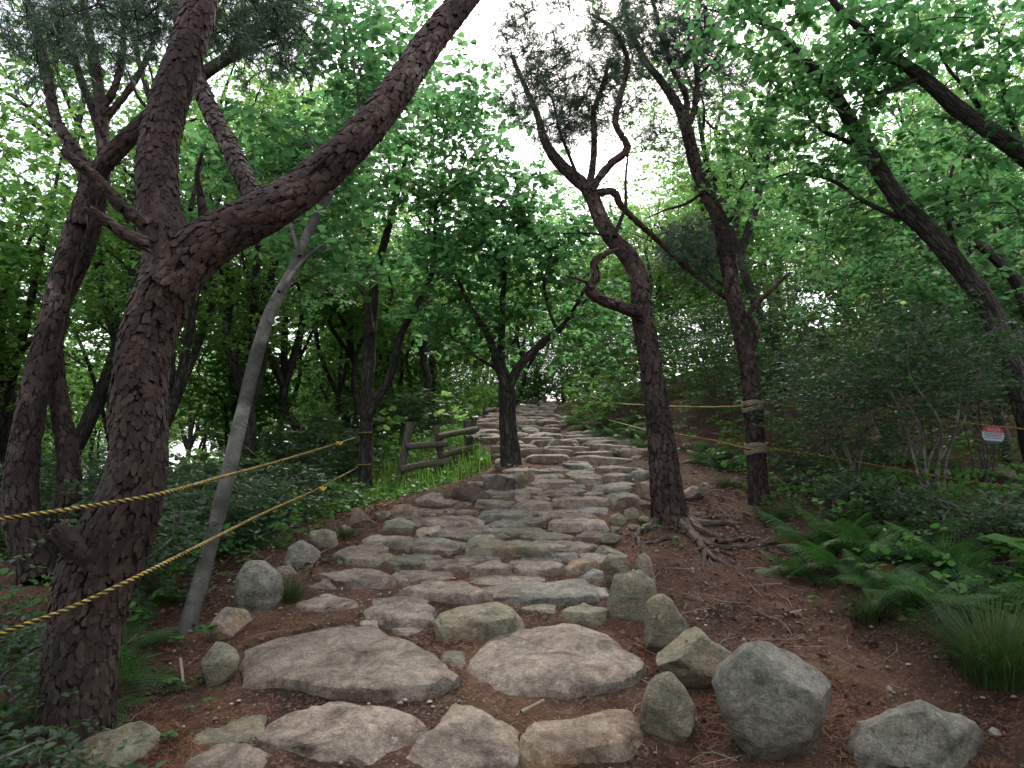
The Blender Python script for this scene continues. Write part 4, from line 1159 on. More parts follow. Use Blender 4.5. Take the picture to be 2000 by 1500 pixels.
# --- leaning oaks on the right
T = poly3([(2060, 1010, 60), (2030, 900, 52), (2000, 780, 48), (1965, 690, 45), (1930, 600, 41), (1880, 530, 40), (1812, 450, 38), (1762, 400, 35), (1722, 340, 34), (1680, 270, 30), (1632, 190, 26), (1562, 110, 22), (1502, 50, 18), (1440, 0, 14), (1340, -70, 8)], 6.6, 6.2)
Bs = [poly3(taper([(1722, 345), (1660, 280), (1600, 250), (1560, 190), (1540, 130)], 12, 4), 6.4, 6.6),
      poly3(taper([(1800, 440), (1700, 400), (1620, 350), (1540, 340), (1500, 355)], 12, 4), 6.4, 6.9),
      poly3(taper([(1500, 50), (1440, 30), (1390, 20), (1345, 0)], 10, 4), 6.2, 6.2),
      poly3(taper([(1880, 530), (1850, 420), (1860, 330), (1900, 260)], 12, 4), 6.5, 6.9)]
hero('oak_tree', 'long oak trunk leaning far left across the upper right sky', 'tree', T, Bs, M_OAKB,
     [blob(1470, 80, 6.0, .6, 15), blob(1560, 40, 6.0, .7, 15), blob(1600, 160, 6.3, .7, 16), blob(1510, 230, 6.5, .55, 15), blob(1650, 330, 6.6, .7, 14), blob(1520, 360, 6.9, .6, 14), blob(1700, 60, 6.2, .7, 13), blob(1780, 250, 6.5, .7, 13), blob(1860, 350, 6.8, .7, 14), blob(1420, 20, 6.1, .4, 10), blob(1640, 450, 7.0, .7, 14), blob(1760, 480, 7.2, .7, 13)], 'oak', lsize=.095, seg=16, ridge=.016)
T = poly3([(2500, 1080, 60), (2350, 700, 54), (2200, 470, 48), (2080, 365, 42), (2000, 302, 37), (1930, 252, 34), (1870, 212, 32), (1800, 150, 28), (1742, 108, 22), (1652, 30, 14), (1590, -40, 8)], 6.2, 5.6)
Bs = [poly3(taper([(1930, 252), (1900, 190), (1850, 130), (1820, 60)], 12, 4), 5.9, 6.1), poly3(taper([(2000, 300), (1960, 180), (1970, 80)], 14, 5), 5.9, 5.8), poly3(taper([(1800, 150), (1740, 180), (1690, 200)], 8, 3), 5.7, 5.5)]
hero('oak_tree', 'second leaning oak trunk entering at the right edge of the picture', 'tree', T, Bs, M_OAKB,
     [blob(1690, 120, 5.6, .5, 10), blob(1780, 40, 5.7, .6, 13), blob(1860, 90, 5.8, .6, 13), blob(1950, 180, 5.7, .6, 13), blob(1960, 50, 5.6, .6, 12), blob(1900, 300, 6.2, .6, 13), blob(1980, 420, 6.4, .7, 14)], 'oak', lsize=.095, seg=16, ridge=.014, base=(6.4, 6.2, 0))
T = poly3([(2090, 980, 34), (2040, 720, 28), (1992, 570, 22), (1960, 522, 19), (1872, 442, 16), (1812, 392, 14), (1762, 368, 10), (1690, 350, 7), (1600, 335, 4)], 8.2, 7.6)
Bs = [poly3(taper([(1872, 442), (1830, 440), (1780, 430)], 8, 3), 7.9, 7.8), poly3(taper([(1960, 520), (1940, 430), (1950, 350)], 9, 4), 8.0, 8.2)]
hero('oak_tree', 'thin oak stem leaning left below the two thick leaning trunks', 'tree', T, Bs, M_OAKB,
     [blob(1640, 380, 7.6, .7, 14), blob(1740, 340, 7.7, .7, 14), blob(1880, 480, 8.2, .8, 18), blob(1960, 580, 8.4, .8, 18), blob(1800, 560, 8.6, .9, 20), blob(1660, 520, 8.6, .9, 18)], 'oak', lsize=.095, seg=12, ridge=.01)
T = poly3([(1972, 900, 24), (1966, 870, 21), (1953, 820, 18), (1940, 770, 16), (1936, 700, 14), (1960, 600, 11), (1990, 500, 8)], 8.6, 8.9)
hero('oak_tree', 'pale short trunk standing just behind the red and white sign', 'tree', T, [], M_GREYB, [blob(1970, 560, 8.9, .8, 26), blob(1920, 640, 8.8, .6, 16)], 'oak', lsize=.1, seg=12, amp=.03)

# --- stock of forest trees, copied through the wood
def forest_proto(i):
    rs = np.random.default_rng(100 + i)
    h = [5.2, 6.0, 6.6, 5.6, 4.8, 6.3, 3.0, 3.6][i]
    fork = rs.uniform(.9, 2.2) if i < 6 else .45
    lean = rs.normal(0, .25, 2)
    r0 = rs.uniform(.055, .095) if i < 6 else .03
    tp = [[0, 0, -.3, r0 * 1.5]]
    for t in np.linspace(0, 1, 5):
        tp.append([lean[0] * t * fork / 2 + rs.normal(0, .04), lean[1] * t * fork / 2 + rs.normal(0, .04), .02 + fork * t, r0 * (1.1 - .25 * t)])
    top = np.array(tp[-1][:3])
    trunk = np.array(tp)
    br, bl = [], []
    nb = rs.integers(3, 5)
    for b in range(nb):
        az = b * 2 * math.pi / nb + rs.normal(0, .35)
        sp = rs.uniform(.5, 1.3)
        pts = [[*top, r0 * .8]]
        hh = (h - fork) * rs.uniform(.75, 1.0)
        for t in np.linspace(.2, 1, 5):
            pts.append([top[0] + math.cos(az) * sp * t ** .8 + rs.normal(0, .10), top[1] + math.sin(az) * sp * t ** .8 + rs.normal(0, .10), top[2] + hh * t, r0 * .7 * (1 - t) ** .8 + .008])
        br.append(np.array(pts))
        for t in (.3, .5, .68, .85, 1.0):
            q = np.array([top[0] + math.cos(az) * sp * t, top[1] + math.sin(az) * sp * t, top[2] + hh * t])
            q[:2] += rs.normal(0, .45, 2)
            bl.append((*q, rs.uniform(.55, .85), int(rs.integers(7, 12)), .7))
        # side branches
        for t in (.35, .6):
            q0 = np.array([top[0] + math.cos(az) * sp * t ** .8, top[1] + math.sin(az) * sp * t ** .8, top[2] + hh * t])
            a2 = az + rs.normal(0, .9)
            q1 = q0 + np.array([math.cos(a2) * .7, math.sin(a2) * .7, .35])
            br.append(np.array([[*q0, r0 * .35], [*((q0 + q1) / 2 + rs.normal(0, .06, 3)), r0 * .25], [*q1, .008]]))
            bl.append((*q1, .6, 8, .7))
    root = empty('oak_tree' if i < 6 else 'sapling')
    def put(nm, mbx, mat, parent=root): return link(nm, mbx.mesh(nm), mat, parent)
    mb = MB(); tube(mb, catmull(trunk, .15), 10, .06, 4, True, .01)
    dense = [catmull(trunk, .15)]
    for b in br:
        Sb = catmull(b, .18); dense.append(Sb); tube(mb, Sb, 7, .05, 4)
    put('trunk', mb, M_OAKB)
    nodes = np.vstack([d[::2, :3] for d in dense])
    tw, lv = MB(), MB()
    for (x, y_, z, r, nc, fl) in bl:
        C = in_ball(nc, (x, y_, z), r, fl)
        ends = grow(tw, nodes, C, .008)
        if not ends: continue
        E = np.array([e[0] for e in ends])
        m = 7
        P = np.repeat(E, m, 0) + RNG.normal(0, .2, (len(E) * m, 3)) * np.array([1, 1, .6])
        rosettes(lv, P, 6, [.092, .075, .098, .068, .085, .08, .07, .085][i], [OAK, OVAL, OAK, OVAL, ROUND, OAK, OVAL, ROUND][i])
    t = put('twigs', tw, M_OAKB); t['kind'] = 'stuff'
    put('crown', lv, M_FOREST)
    return root
protos = [forest_proto(i) for i in range(8)]

fixed = [(-4.2, 8.6), (-3.2, 9.6), (-5.4, 10.0), (-2.6, 12.5), (-4.4, 12.2), (-1.6, 14.5), (-6.8, 8.0), (-7.5, 11.5), (-3.4, 15.5), (2.2, 20.5), (3.0, 16.0), (4.6, 13.5), (6.2, 11.0), (7.6, 9.2), (5.2, 16.5), (0.1, 22.5), (-1.2, 19.5), (3.8, 19.0), (8.4, 13.0)]
spots = list(fixed)
rs = np.random.default_rng(5)
tries = 0
while len(spots) < 84 and tries < 9000:
    tries += 1
    Yt = rs.uniform(8, 36)
    Xt = rs.uniform(-.95, .95) * (Yt * .75 + 3)
    if abs(Xt - np.interp(Yt, TY, TX)) < np.interp(Yt, TY, TW) + 1.1 + (.5 if Yt > 22 else 0): continue
    if 0 < Xt and Yt < 9: continue
    md = 1.5 if Yt < 20 else 2.0
    if min(math.hypot(Xt - a, Yt - b) for a, b in spots) < md: continue
    spots.append((Xt, Yt))
first = [True] * 8
def plant(k, x, y, s, lab, grp, cat='tree'):
    o = protos[k] if first[k] else copy_tree(protos[k])
    first[k] = False
    o.location = (x, y, float(H(x, y)))
    o.rotation_euler = (0, 0, rs.uniform(0, 6.28))
    o.scale = (s, s, s * rs.uniform(.9, 1.1))
    tag(o, lab, cat, grp)
for x, y in spots:
    left = x < np.interp(y, TY, TX)
    plant(int(rs.integers(0, 6)), x, y, rs.uniform(.8, 1.12),
          'thin dark forest tree among many left of the path and fence' if left else 'thin forest tree among many on the wooded slope right of the path',
          'forest trees left of the path' if left else 'forest trees right of the path')
# trees that close the view where the path goes over the rise
for x, y in [(1.0, 26.5), (2.6, 25.2), (-.6, 25.8), (3.6, 27.5), (.2, 28.5), (2.0, 29.0), (-2.2, 27.0), (4.8, 25.0)]:
    plant(int(rs.integers(0, 6)), x, y, rs.uniform(.85, 1.1), 'thin forest tree standing beyond the top of the steps', 'trees beyond the top of the steps')
for x, y, s_ in [(-6.4, 9.6, 1.1), (-8.6, 9.0, 1.25), (-9.6, 11.8, 1.3), (-7.2, 13.6, 1.2), (-11.5, 14.5, 1.4)]:
    plant(int(rs.integers(0, 6)), x, y, s_, 'thin dark forest tree among many left of the path and fence', 'forest trees left of the path')
for x, y, s_ in [(-3.4, 12.0, 1.2), (-5.8, 9.0, 1.3)]:
    plant(int(rs.integers(0, 6)), x, y, s_, 'taller oak rising over the fence and the left ropes', 'taller oaks behind the fence')
# the wood goes on over and behind the place the picture is taken from
for x, y in [(-2.9, .2), (3.2, .6), (-2.2, -2.2), (2.6, -2.0), (-3.8, -4.2), (3.9, -4.6), (-1.9, -6.0), (2.0, -6.8), (-5.6, -1.2), (5.4, -1.4), (-5.2, -7.0), (5.2, -7.8), (-7.4, 3.0), (6.8, 2.6), (-1.8, -9.5), (1.6, -10.5)]:
    plant(int(rs.integers(0, 6)), x, y, rs.uniform(.9, 1.15), 'forest tree of the wood on the near side of the steps', 'trees on the near side')
# bushy saplings filling the wood below the crowns
for _ in range(400):
    if len([o for o in SC.objects if o.name.startswith('sapling') and o.parent is None]) >= 40: break
    y = rs.uniform(11, 34)
    x = rs.uniform(-1, 1) * (y * .75 + 2)
    if abs(x - np.interp(y, TY, TX)) < np.interp(y, TY, TW) + 1.2: continue
    if x > 0 and y < 14: continue
    left = x < np.interp(y, TY, TX)
    plant(int(rs.integers(6, 8)), x, y, rs.uniform(.8, 1.2), 'bushy sapling between the trunks left of the path' if left else 'bushy sapling between the trunks right of the upper path',
          'saplings left of the path' if left else 'saplings right of the path', 'sapling')
for x, y, s_ in [(.6, 24.6, .8), (1.8, 25.5, .9), (-.4, 24.4, .9), (2.7, 23.8, .8), (1.2, 27.0, 1.0)]:
    plant(6, x, y, s_, 'bushy sapling at the top of the steps', 'saplings at the top', 'sapling')

# ---------------------------------------------------------------- roots of the pine
def root_piece(pts, w0, w1, label=None):
    P = []
    n = len(pts)
    for i, (a, b) in enumerate(pts):
        g = ground(a, b)
        r = 1.3 * (w0 + (w1 - w0) * i / (n - 1)) / 2 / FOC * g[1]
        P.append([g[0], g[1], g[2] + r * (1.0 if i == 0 else .6 if i < n - 1 else -.6), r])
    S = catmull(np.array(P), .03)
    mb = MB()
    tube(mb, S, 9, .22, 14, True)
    mb.V = [v - np.array(PINE1.location) for v in mb.V]
    return link('root', mb.mesh('root'), M_ROOT, PINE1)
def zr(*p): return [(1200 + a / 6.0, 880 + b / 6.0) for a, b in p]
root_piece(zr((730, 830), (830, 930), (900, 1010), (990, 1090), (1060, 1200), (1200, 1300), (1400, 1390)), 20, 6)
root_piece(zr((950, 1060), (1080, 1110), (1200, 1150), (1500, 1160), (1800, 1110), (1900, 1080)), 10, 5)
root_piece(zr((820, 810), (920, 850), (1050, 880), (1300, 870), (1590, 850)), 15, 5)
root_piece(zr((830, 850), (950, 920), (1080, 990), (1200, 1010)), 17, 6)
root_piece(zr((560, 840), (450, 890), (330, 960), (260, 1010), (210, 1130)), 15, 6)
root_piece(zr((270, 1000), (290, 1080), (280, 1180), (265, 1260)), 8, 4)
root_piece(zr((620, 1060), (460, 1090), (300, 1095)), 9, 5)
root_piece(zr((1200, 1110), (1400, 1070), (1580, 1040), (1700, 1035)), 9, 4)
root_piece(zr((1050, 1190), (1055, 1290), (1030, 1410)), 8, 4)
root_piece(zr((1250, 1210), (1400, 1250), (1520, 1270)), 6, 3)
root_piece(zr((880, 800), (1000, 800), (1250, 790)), 9, 4)
root_piece([(1330, 1028), (1360, 1020), (1400, 1012), (1440, 1010)], 9, 4)

# ---------------------------------------------------------------- fence
def log(mb, a, b, r, seg=10, ends=None):
    a, b = np.asarray(a, float), np.asarray(b, float)
    m = (a + b) / 2 + RNG.normal(0, .004, 3)
    S = catmull(np.array([[*a, r], [*m, r * 1.02], [*b, r * .97]]), .12)
    tube(mb, S, seg, .05, 9, False)
    for e, c in ((0, a), (1, b)):
        Tn = unit(b - a)
        n0 = unit(np.cross(Tn, [0.1, .2, .97])); b0 = np.cross(Tn, n0)
        ang = np.linspace(0, 2 * math.pi, seg, endpoint=False)
        V = [c + Tn * (.004 if e else -.004)] + [c + (n0 * math.cos(t) + b0 * math.sin(t)) * r * .99 for t in ang]
        ends[e].add(np.array(V), None, [[0, 1 + k, 1 + (k + 1) % seg] for k in range(seg)])

def fence_piece(root, name, p, q, r):
    o3 = np.array(root.location)
    mb, en = MB(), (MB(), MB())
    log(mb, np.array(p) - o3, np.array(q) - o3, r, 10, en)
    o = link(name, mb.mesh(name), M_LOG, root)
    for e in en: link('log_end', e.mesh('log_end', False), M_LOGEND, o)
    return o
YF = 9.4
f0 = empty('log_fence', pt(850, 945, YF))
tag(f0, 'weathered log fence with leaning posts left of the forked oak', 'fence')
def P3(a, b, Y=YF): return pt(a, b, Y)
fence_piece(f0, 'post', P3(776, 962, 9.3), P3(801, 825, 9.3), .052)
fence_piece(f0, 'post', P3(872, 958, 9.5), P3(852, 832, 9.5), .046)
fence_piece(f0, 'post', P3(917, 918, 10.2), P3(911, 822, 10.2), .05)
fence_piece(f0, 'post', P3(922, 906, 10.6), P3(926, 821, 10.6), .045)
fence_piece(f0, 'rail', P3(792, 872, 9.2), P3(873, 867, 9.4), .042)
fence_piece(f0, 'rail', P3(781, 917, 9.18), P3(880, 901, 9.4), .046)
fence_piece(f0, 'rail', P3(855, 853, 9.38), P3(932, 838, 10.1), .042)
fence_piece(f0, 'rail', P3(862, 890, 9.36), P3(931, 872, 10.1), .042)
fence_piece(f0, 'rail', P3(919, 857, 10.0), P3(935, 848, 11.2), .042)
fence_piece(f0, 'rail', P3(919, 890, 10.0), P3(934, 866, 11.4), .042)
g = ground(885, 846)
f1 = empty('fence_post', P3(885, 872, 12.5))
tag(f1, 'single grey post standing in the grass behind the log fence', 'post')
fence_piece(f1, 'pole', P3(884, 880, 12.5), P3(885, 819, 12.5), .055)
f2 = empty('log_fence', P3(960, 830, 15))
tag(f2, 'broken log fence farther up, seen left behind the oak trunk', 'fence')
for a, b, c, d, Y, r in [(947, 838, 947, 795, 14.6, .045), (962, 834, 962, 792, 15.2, .045), (977, 832, 977, 785, 15.8, .045), (918, 830, 918, 808, 13.6, .03)]:
    fence_piece(f2, 'post', P3(a, b + 8, Y), P3(c, d, Y), r)
for a, b, c, d, Y, Yb in [(946, 803, 968, 798, 14.5, 15.2), (963, 805, 978, 797, 15.1, 15.7), (938, 825, 952, 808, 14.2, 14.8), (945, 817, 968, 811, 14.5, 15.2), (963, 818, 980, 808, 15.1, 15.8), (920, 817, 940, 817, 13.5, 14.3), (926, 834, 946, 831, 13.6, 14.4), (942, 837, 951, 821, 14.2, 14.9)]:
    fence_piece(f2, 'rail', P3(a, b, Y), P3(c, d, Yb), .038)
f3 = empty('log_fence', P3(1045, 805, 20))
tag(f3, 'distant log fence beside the top of the steps', 'fence')
for a, b, d in [(1031, 806, 778), (1042, 804, 777), (1048, 804, 776), (1065, 800, 774)]:
    fence_piece(f3, 'post', P3(a, b + 5, 20), P3(a, d, 20), .05)
for a, b, c, d in [(1016, 786, 1036, 785), (1020, 796, 1040, 795), (1034, 799, 1052, 797), (1038, 788, 1054, 787)]:
    fence_piece(f3, 'rail', P3(a, b, 20), P3(c, d, 20.3), .04)
f4 = empty('fence_post', P3(1090, 802, 20.5))
tag(f4, 'grey post on the right at the top of the steps', 'post')
fence_piece(f4, 'pole', P3(1091, 806, 20.5), P3(1089, 778, 20.5), .055)

# ---------------------------------------------------------------- ropes, wraps, sign
def rope(name, label, W, r=.0080, pitch=.054, per=9, sides=5, group=None):
    """W: world waypoints; four twisted strands, yellow and black by turns"""
    S = catmull(np.array([[*w, r] for w in W]), pitch / per)
    C = S[:, :3]
    T, N, B = frames(C)
    L = np.concatenate([[0], np.cumsum(np.linalg.norm(np.diff(C, axis=0), axis=1))])
    root = empty(name, C[0]); tag(root, label, 'rope', group)
    for k in range(4):
        a = L / pitch * 2 * math.pi + k * math.pi / 2
        cc = C + (N * np.cos(a)[:, None] + B * np.sin(a)[:, None]) * r * .52 - C[0]
        mb = MB()
        tube(mb, np.concatenate([cc, np.full((len(cc), 1), r * (.53 if k % 2 == 0 else .63))], 1), sides, cap=True)
        link('strand', mb.mesh('strand'), M_YEL if k % 2 == 0 else M_BLK, root)
    return root

def ring(center, axis_up, r, n=20, turns=1.0):
    a = np.linspace(0, 2 * math.pi * turns, n)
    return [np.array([center[0] + math.cos(t - .6) * r, center[1] + math.sin(t - .6) * r, center[2] + .02 * t / 6.28]) for t in a]

def knot(root, c, r=.028):
    a = np.linspace(0, 4 * math.pi, 40)
    P = np.stack([np.cos(a) * r * .5 + a * .004, np.sin(a) * r, np.cos(a * 1.5) * r], -1)
    mb = MB()
    tube(mb, np.concatenate([P + np.asarray(c) - np.array(root.location), np.full((40, 1), .007)], 1), 6)
    link('knot', mb.mesh('knot'), M_YEL, root)

def sag(pts): return [pt(a, b, Y) for a, b, Y in pts]
YT = Y4
rA = rope('rope', 'upper yellow and black rope tied across the left pines', sag([(-160, 1040, 2.62), (0, 1014, 2.75), (150, 992, 2.86), (310, 965, 2.98), (430, 932, 3.6), (540, 902, 4.6), (640, 872, 5.8), (700, 853, Y4 - .12)]) + ring(pt(716, 848, Y4 + .02), None, .085)[8:], per=8)
knot(rA, pt(656, 866, 6.0), .011)
rB = rope('rope', 'lower yellow and black rope crossing the big pine to the oak', sag([(-160, 1310, 2.5), (0, 1238, 2.62), (130, 1190, 2.72), (250, 1135, 2.82), (400, 1060, 3.4), (520, 1000, 4.3), (620, 955, 5.5), (695, 915, Y4 - .14)]) + ring(pt(713, 910, Y4 + .02), None, .092)[8:], per=8)
knot(rB, pt(622, 955, 5.5), .011)
rope('rope', 'upper right rope strung from a stake past the pines', sag([(1135, 783, 13.5), (1220, 789, 10.5), (1300, 793, 8.6), (1380, 795, 7.6), (1452, 793, Y8 - .04), (1470, 789, Y8 - .135), (1490, 786, Y8 - .10), (1515, 790, Y8 - .02), (1600, 800, 7.1), (1760, 815, 6.9), (1900, 828, 6.6), (2000, 838, 6.4), (2140, 850, 6.1)]), per=6, sides=4)
rope('rope', 'lower right rope running over the wrapped pine to the right edge', sag([(1172, 816, 12.0), (1240, 834, 9.0), (1262, 840, Y7 + .5), (1320, 848, Y7 + .5), (1400, 862, Y8 + .1), (1452, 874, Y8 - .03), (1472, 876, Y8 - .15), (1492, 874, Y8 - .12), (1515, 878, Y8 - .05), (1600, 890, 6.8), (1760, 917, 6.4), (1880, 938, 6.1), (2000, 956, 5.8), (2140, 980, 5.5)]), per=7, sides=4)
st = empty('rope_stake', pt(1135, 806, 13.5))
tag(st, 'thin pale stake holding the upper right rope on the bank', 'stake')
fence_piece(st, 'pole', pt(1135, 815, 13.5), pt(1136, 780, 13.5), .022)

def wrap(cy, label, h=.085):
    S = catmull(T8, .03)
    tgt = pt(1475, cy, Y8)[2]
    i = int(np.argmin(np.abs(S[:, 2] - tgt)))
    c, r = S[i, :3], S[i, 3] * .95 + .006
    o = empty('trunk_wrap', c)
    tag(o, label, 'trunk wrap', 'cloth bands on the wrapped pine')
    for part, (z0, z1, sl) in enumerate([(-h * .6, -.006, .010), (.008, h * .6, .004)]):
        mb = MB()
        n = 36
        a = np.linspace(0, 2 * math.pi, n + 1)
        V = []
        for zz, e in ((z0, .006), (z0 + .004, .012), ((z0 + z1) / 2, .006), (z1 - .004, .013), (z1, .004), (z1 - .004, -.02)):
            for t in a:
                rr = r + e + .004 * math.sin(5 * t + zz * 40)
                V.append([math.cos(t) * rr, math.sin(t) * rr, zz + sl * math.cos(t) + .006 * math.sin(3 * t + part)])
        k = n + 1
        Qs = [[u * k + j_, u * k + j_ + 1, (u + 1) * k + j_ + 1, (u + 1) * k + j_] for u in range(5) for j_ in range(n)]
        mb.add(V, Qs)
        link('cloth_band', mb.mesh('cloth_band'), M_WRAP, o)
    return o
wrap(791, 'upper pale cloth band wound round the tall pine trunk')
wrap(876, 'lower pale cloth band wound round the tall pine trunk')

def sign():
    c = pt(1940, 849, 6.45)
    o = empty('warning_sign', c)
    o.rotation_euler = (0, rad(4.5), rad(8))
    tag(o, 'small rounded warning sign with a red top hanging from the right rope', 'sign')
    W, Hh, n = .108, .078, 40
    a = np.linspace(0, 2 * math.pi, n, endpoint=False)
    out = np.stack([np.sign(np.cos(a)) * np.abs(np.cos(a)) ** .8 * W, np.sign(np.sin(a)) * np.abs(np.sin(a)) ** .95 * Hh], -1)
    def piece(nm, zl, zh, y, mat, th=.003):
        m = 14
        zs = np.linspace(max(zl, -Hh * .985), min(zh, Hh * .985), m)
        V, Q = [], []
        for z in zs:
            s = (max(0.0, 1 - (abs(z) / Hh) ** (2 / .95))) ** .4 * W
            V += [[-s, y, z], [s, y, z], [s, y + th, z], [-s, y + th, z]]
        for k in range(m - 1):
            for e in range(4):
                Q.append([k * 4 + e, k * 4 + (e + 1) % 4, k * 4 + 4 + (e + 1) % 4, k * 4 + 4 + e])
        Q += [[3, 2, 1, 0], [(m - 1) * 4 + e for e in range(4)]]
        mb = MB(); mb.add(V, Q)
        return link(nm, mb.mesh(nm, False), mat, o)
    piece('plate', -Hh, Hh, 0, M_SIGNW)
    piece('red_panel', .022, Hh, -.003, M_SIGNR, .0025)
    piece('navy_panel', -Hh, -.054, -.003, M_SIGNB, .0025)
    t = bpy.data.curves.new('lettering', 'FONT')
    t.body = '출입금지'
    t.size = .034
    t.align_x = 'CENTER'; t.align_y = 'CENTER'
    t.extrude = .0006
    tmp = bpy.data.objects.new('lettering_curve', t)
    COL.objects.link(tmp)
    me = bpy.data.meshes.new_from_object(tmp.evaluated_get(bpy.context.evaluated_depsgraph_get()))
    bpy.data.objects.remove(tmp)
    me.materials.clear()
    to = link('lettering', me, M_SIGNW, o)
    to['kind'] = 'stuff'
    to.location = (0, -.0042, .040)
    to.rotation_euler = (rad(90), 0, 0)
    mb = MB()
    for row, z in enumerate((.010, -.004, -.018, -.032)):
        x = -.085
        while x < .08:
            w = RNG.uniform(.008, .02)
            V = [[x, -.0012, z - .003], [x + w, -.0012, z - .003], [x + w, -.0012, z + .003], [x, -.0012, z + .003]]
            mb.add(V, [[0, 1, 2, 3]])
            x += w + .004
    link('small_print', mb.mesh('small_print', False), M_INK, o)['kind'] = 'stuff'
    for sx in (-.06, .06):
        mb = MB()
        tube(mb, np.array([[sx, .001, .05, .0015], [sx, -.004, .075, .0015], [sx, .0, .095, .0015]]), 5)
        link('tie', mb.mesh('tie'), M_BLK, o)
sign()

# ---------------------------------------------------------------- ferns
def frond_mesh(i):
    rs = np.random.default_rng(40 + i)
    L = .55
    mb = MB()
    n = 22
    s = np.linspace(0, 1, n + 6)
    droop = [.55, .85, .35][i % 3]
    C = np.stack([0 * s, L * s * (1 - .12 * droop * s), L * (.75 * s - droop * s ** 2)], -1)
    T, N, B = frames(C)
    tube(mb, np.concatenate([C, (.0028 * (1 - .8 * s))[:, None]], 1), 4)
    for k in range(3, n + 5):
        t = (k - 3) / (n + 2)
        pl = .15 * math.sin(math.pi * min(1, .18 + t * .82)) ** .8 * (1.02 - .25 * t) + .008
        for sd_ in (-1, 1):
            d = unit(np.array([sd_ * 1.0, .45 + .3 * t, -.12 + rs.normal(0, .06)]))
            fw = unit(T[k])
            up = unit(np.cross(d, fw)) * sd_
            m = 6
            V, F = [], []
            for q in range(m):
                a0 = q / m
                a1 = (q + .55) / m
                w = .021 * (1 - a0 * .8) * (1.1 - .4 * t)
                b0 = C[k] + d * pl * a0 - np.array([0, 0, .25 * pl * a0 ** 2])
                b1 = C[k] + d * pl * (q + 1) / m - np.array([0, 0, .25 * pl * ((q + 1) / m) ** 2])
                mid = C[k] + d * pl * (a1 + .06) - np.array([0, 0, .25 * pl * a1 ** 2])
                j0 = len(V)
                V += [b0, b1, mid + fw * w, mid - fw * w]
                F += [[j0, j0 + 1, j0 + 2], [j0, j0 + 3, j0 + 1]]
            mb.add(np.array(V), None, F)
    return mb.mesh('frond', False)
FR = [frond_mesh(i) for i in range(3)]
for f in FR: f.materials.append(M_FERN)
def fern(p, s=1.0, n=9, label=None, group=None):
    o = empty('fern', p, RNG.uniform(0, 6.28))
    o.scale = (s, s, s)
    tag(o, label, 'fern', group)
    for k in range(n):
        f = bpy.data.objects.new('frond', FR[k % 3])
        COL.objects.link(f)
        f.parent = o
        f.rotation_euler = (rad(RNG.uniform(-14, 18)), rad(RNG.uniform(-12, 12)), k * 2 * math.pi / n + RNG.normal(0, .2))
        q = RNG.uniform(.75, 1.15)
        f.scale = (q, q, q)
def fern_at(px, py, s, n=9, label='fern clump on the bank right of the trodden dirt', group='ferns on the right bank'):
    fern(ground(px, py), s, n, label, group)
for px, py, s in [(1650, 1120, .95), (1600, 1080, .85), (1700, 1090, .9), (1570, 1130, .7), (1755, 1060, .8), (1640, 1060, .8), (1800, 1190, .8), (1860, 1190, .8), (1880, 1120, .8), (1940, 1200, .8), (1830, 1110, .75), (1960, 1130, .8), (1720, 1150, .7)]:
    special = {(1650, 1120): 'large fern clump in the middle of the front row on the right bank', (1570, 1130): 'small fern reaching farthest onto the trodden dirt', (1960, 1130): 'fern at the right edge above the sprig of large round leaves', (1940, 1200): 'fern just above the large drooping grass clump', (1800, 1190): 'fern hanging over the low earth bank beside the dry-centred grass tuft'}
    if (px, py) in special: fern_at(px, py, s, 9, special[(px, py)], 'ferns on the right bank')
    else: fern_at(px, py, s, 9, 'fern in the crowded patch of ferns behind the front clumps on the right')
fern_at(225, 1340, .85, 9, 'fern growing at the foot of the big red pine', None)
fern_at(255, 1265, .7, 9, 'darker fern between the big red pine and the birch foot', None)
fern_at(180, 1410, .6, 7, 'small fern low against the big pine trunk', None)
for px, py, s in [(1180, 850, .7), (1220, 862, .7), (1250, 850, .7), (1150, 838, .7), (1200, 835, .75), (1120, 828, .7), (1260, 875, .65), (1380, 905, .7), (1420, 915, .7), (1400, 890, .7)]:
    fern_at(px, py, s, 8, 'fern on the bank along the right side of the upper path', 'ferns by the upper path')
for px, py, s in [(520, 1040, .7), (470, 1075, .7), (320, 1180, .6), (600, 1010, .7), (60, 1250, .6)]:
    fern_at(px, py, s, 8, 'fern in the shade left of the steps', 'ferns left of the steps')

# ---------------------------------------------------------------- grass tufts
def tuft(p, r, hgt, n, mat, label, group=None, droop=1.0, name='grass_tuft'):
    a = RNG.uniform(0, 2 * math.pi, n)
    b0 = np.stack([np.cos(a), np.sin(a), 0 * a], -1) * (RNG.uniform(0, .35, n) * r)[:, None]
    ln = hgt * RNG.uniform(.6, 1.25, n)
    out = np.stack([np.cos(a + RNG.normal(0, .4, n)), np.sin(a + RNG.normal(0, .4, n)), 0 * a], -1)
    ts = [0, .3, .6, .85, 1.0]
    rows = []
    w = RNG.uniform(.0016, .003, n)
    sp = RNG.uniform(.35, 1.0, n)
    side = np.stack([-out[:, 1], out[:, 0], 0 * a], -1)
    for t in ts:
        c = b0 + out * (r * sp * t ** 1.3)[:, None]
        c[:, 2] += ln * (t - .62 * droop * sp * t ** 2.2)
        ww = (w * (1 - t * .92))[:, None]
        rows.append(np.stack([c - side * ww, c + side * ww], 1))
    V = np.stack(rows, 1).reshape(n, -1, 3)
    q = np.array([[2 * k, 2 * k + 1, 2 * k + 3, 2 * k + 2] for k in range(4)])
    mb = MB()
    mb.add(V.reshape(-1, 3), (np.arange(n)[:, None, None] * 10 + q[None]).reshape(-1, 4))
    o = link(name, mb.mesh(name), mat, None, p)
    return tag(o, label, 'grass', group)
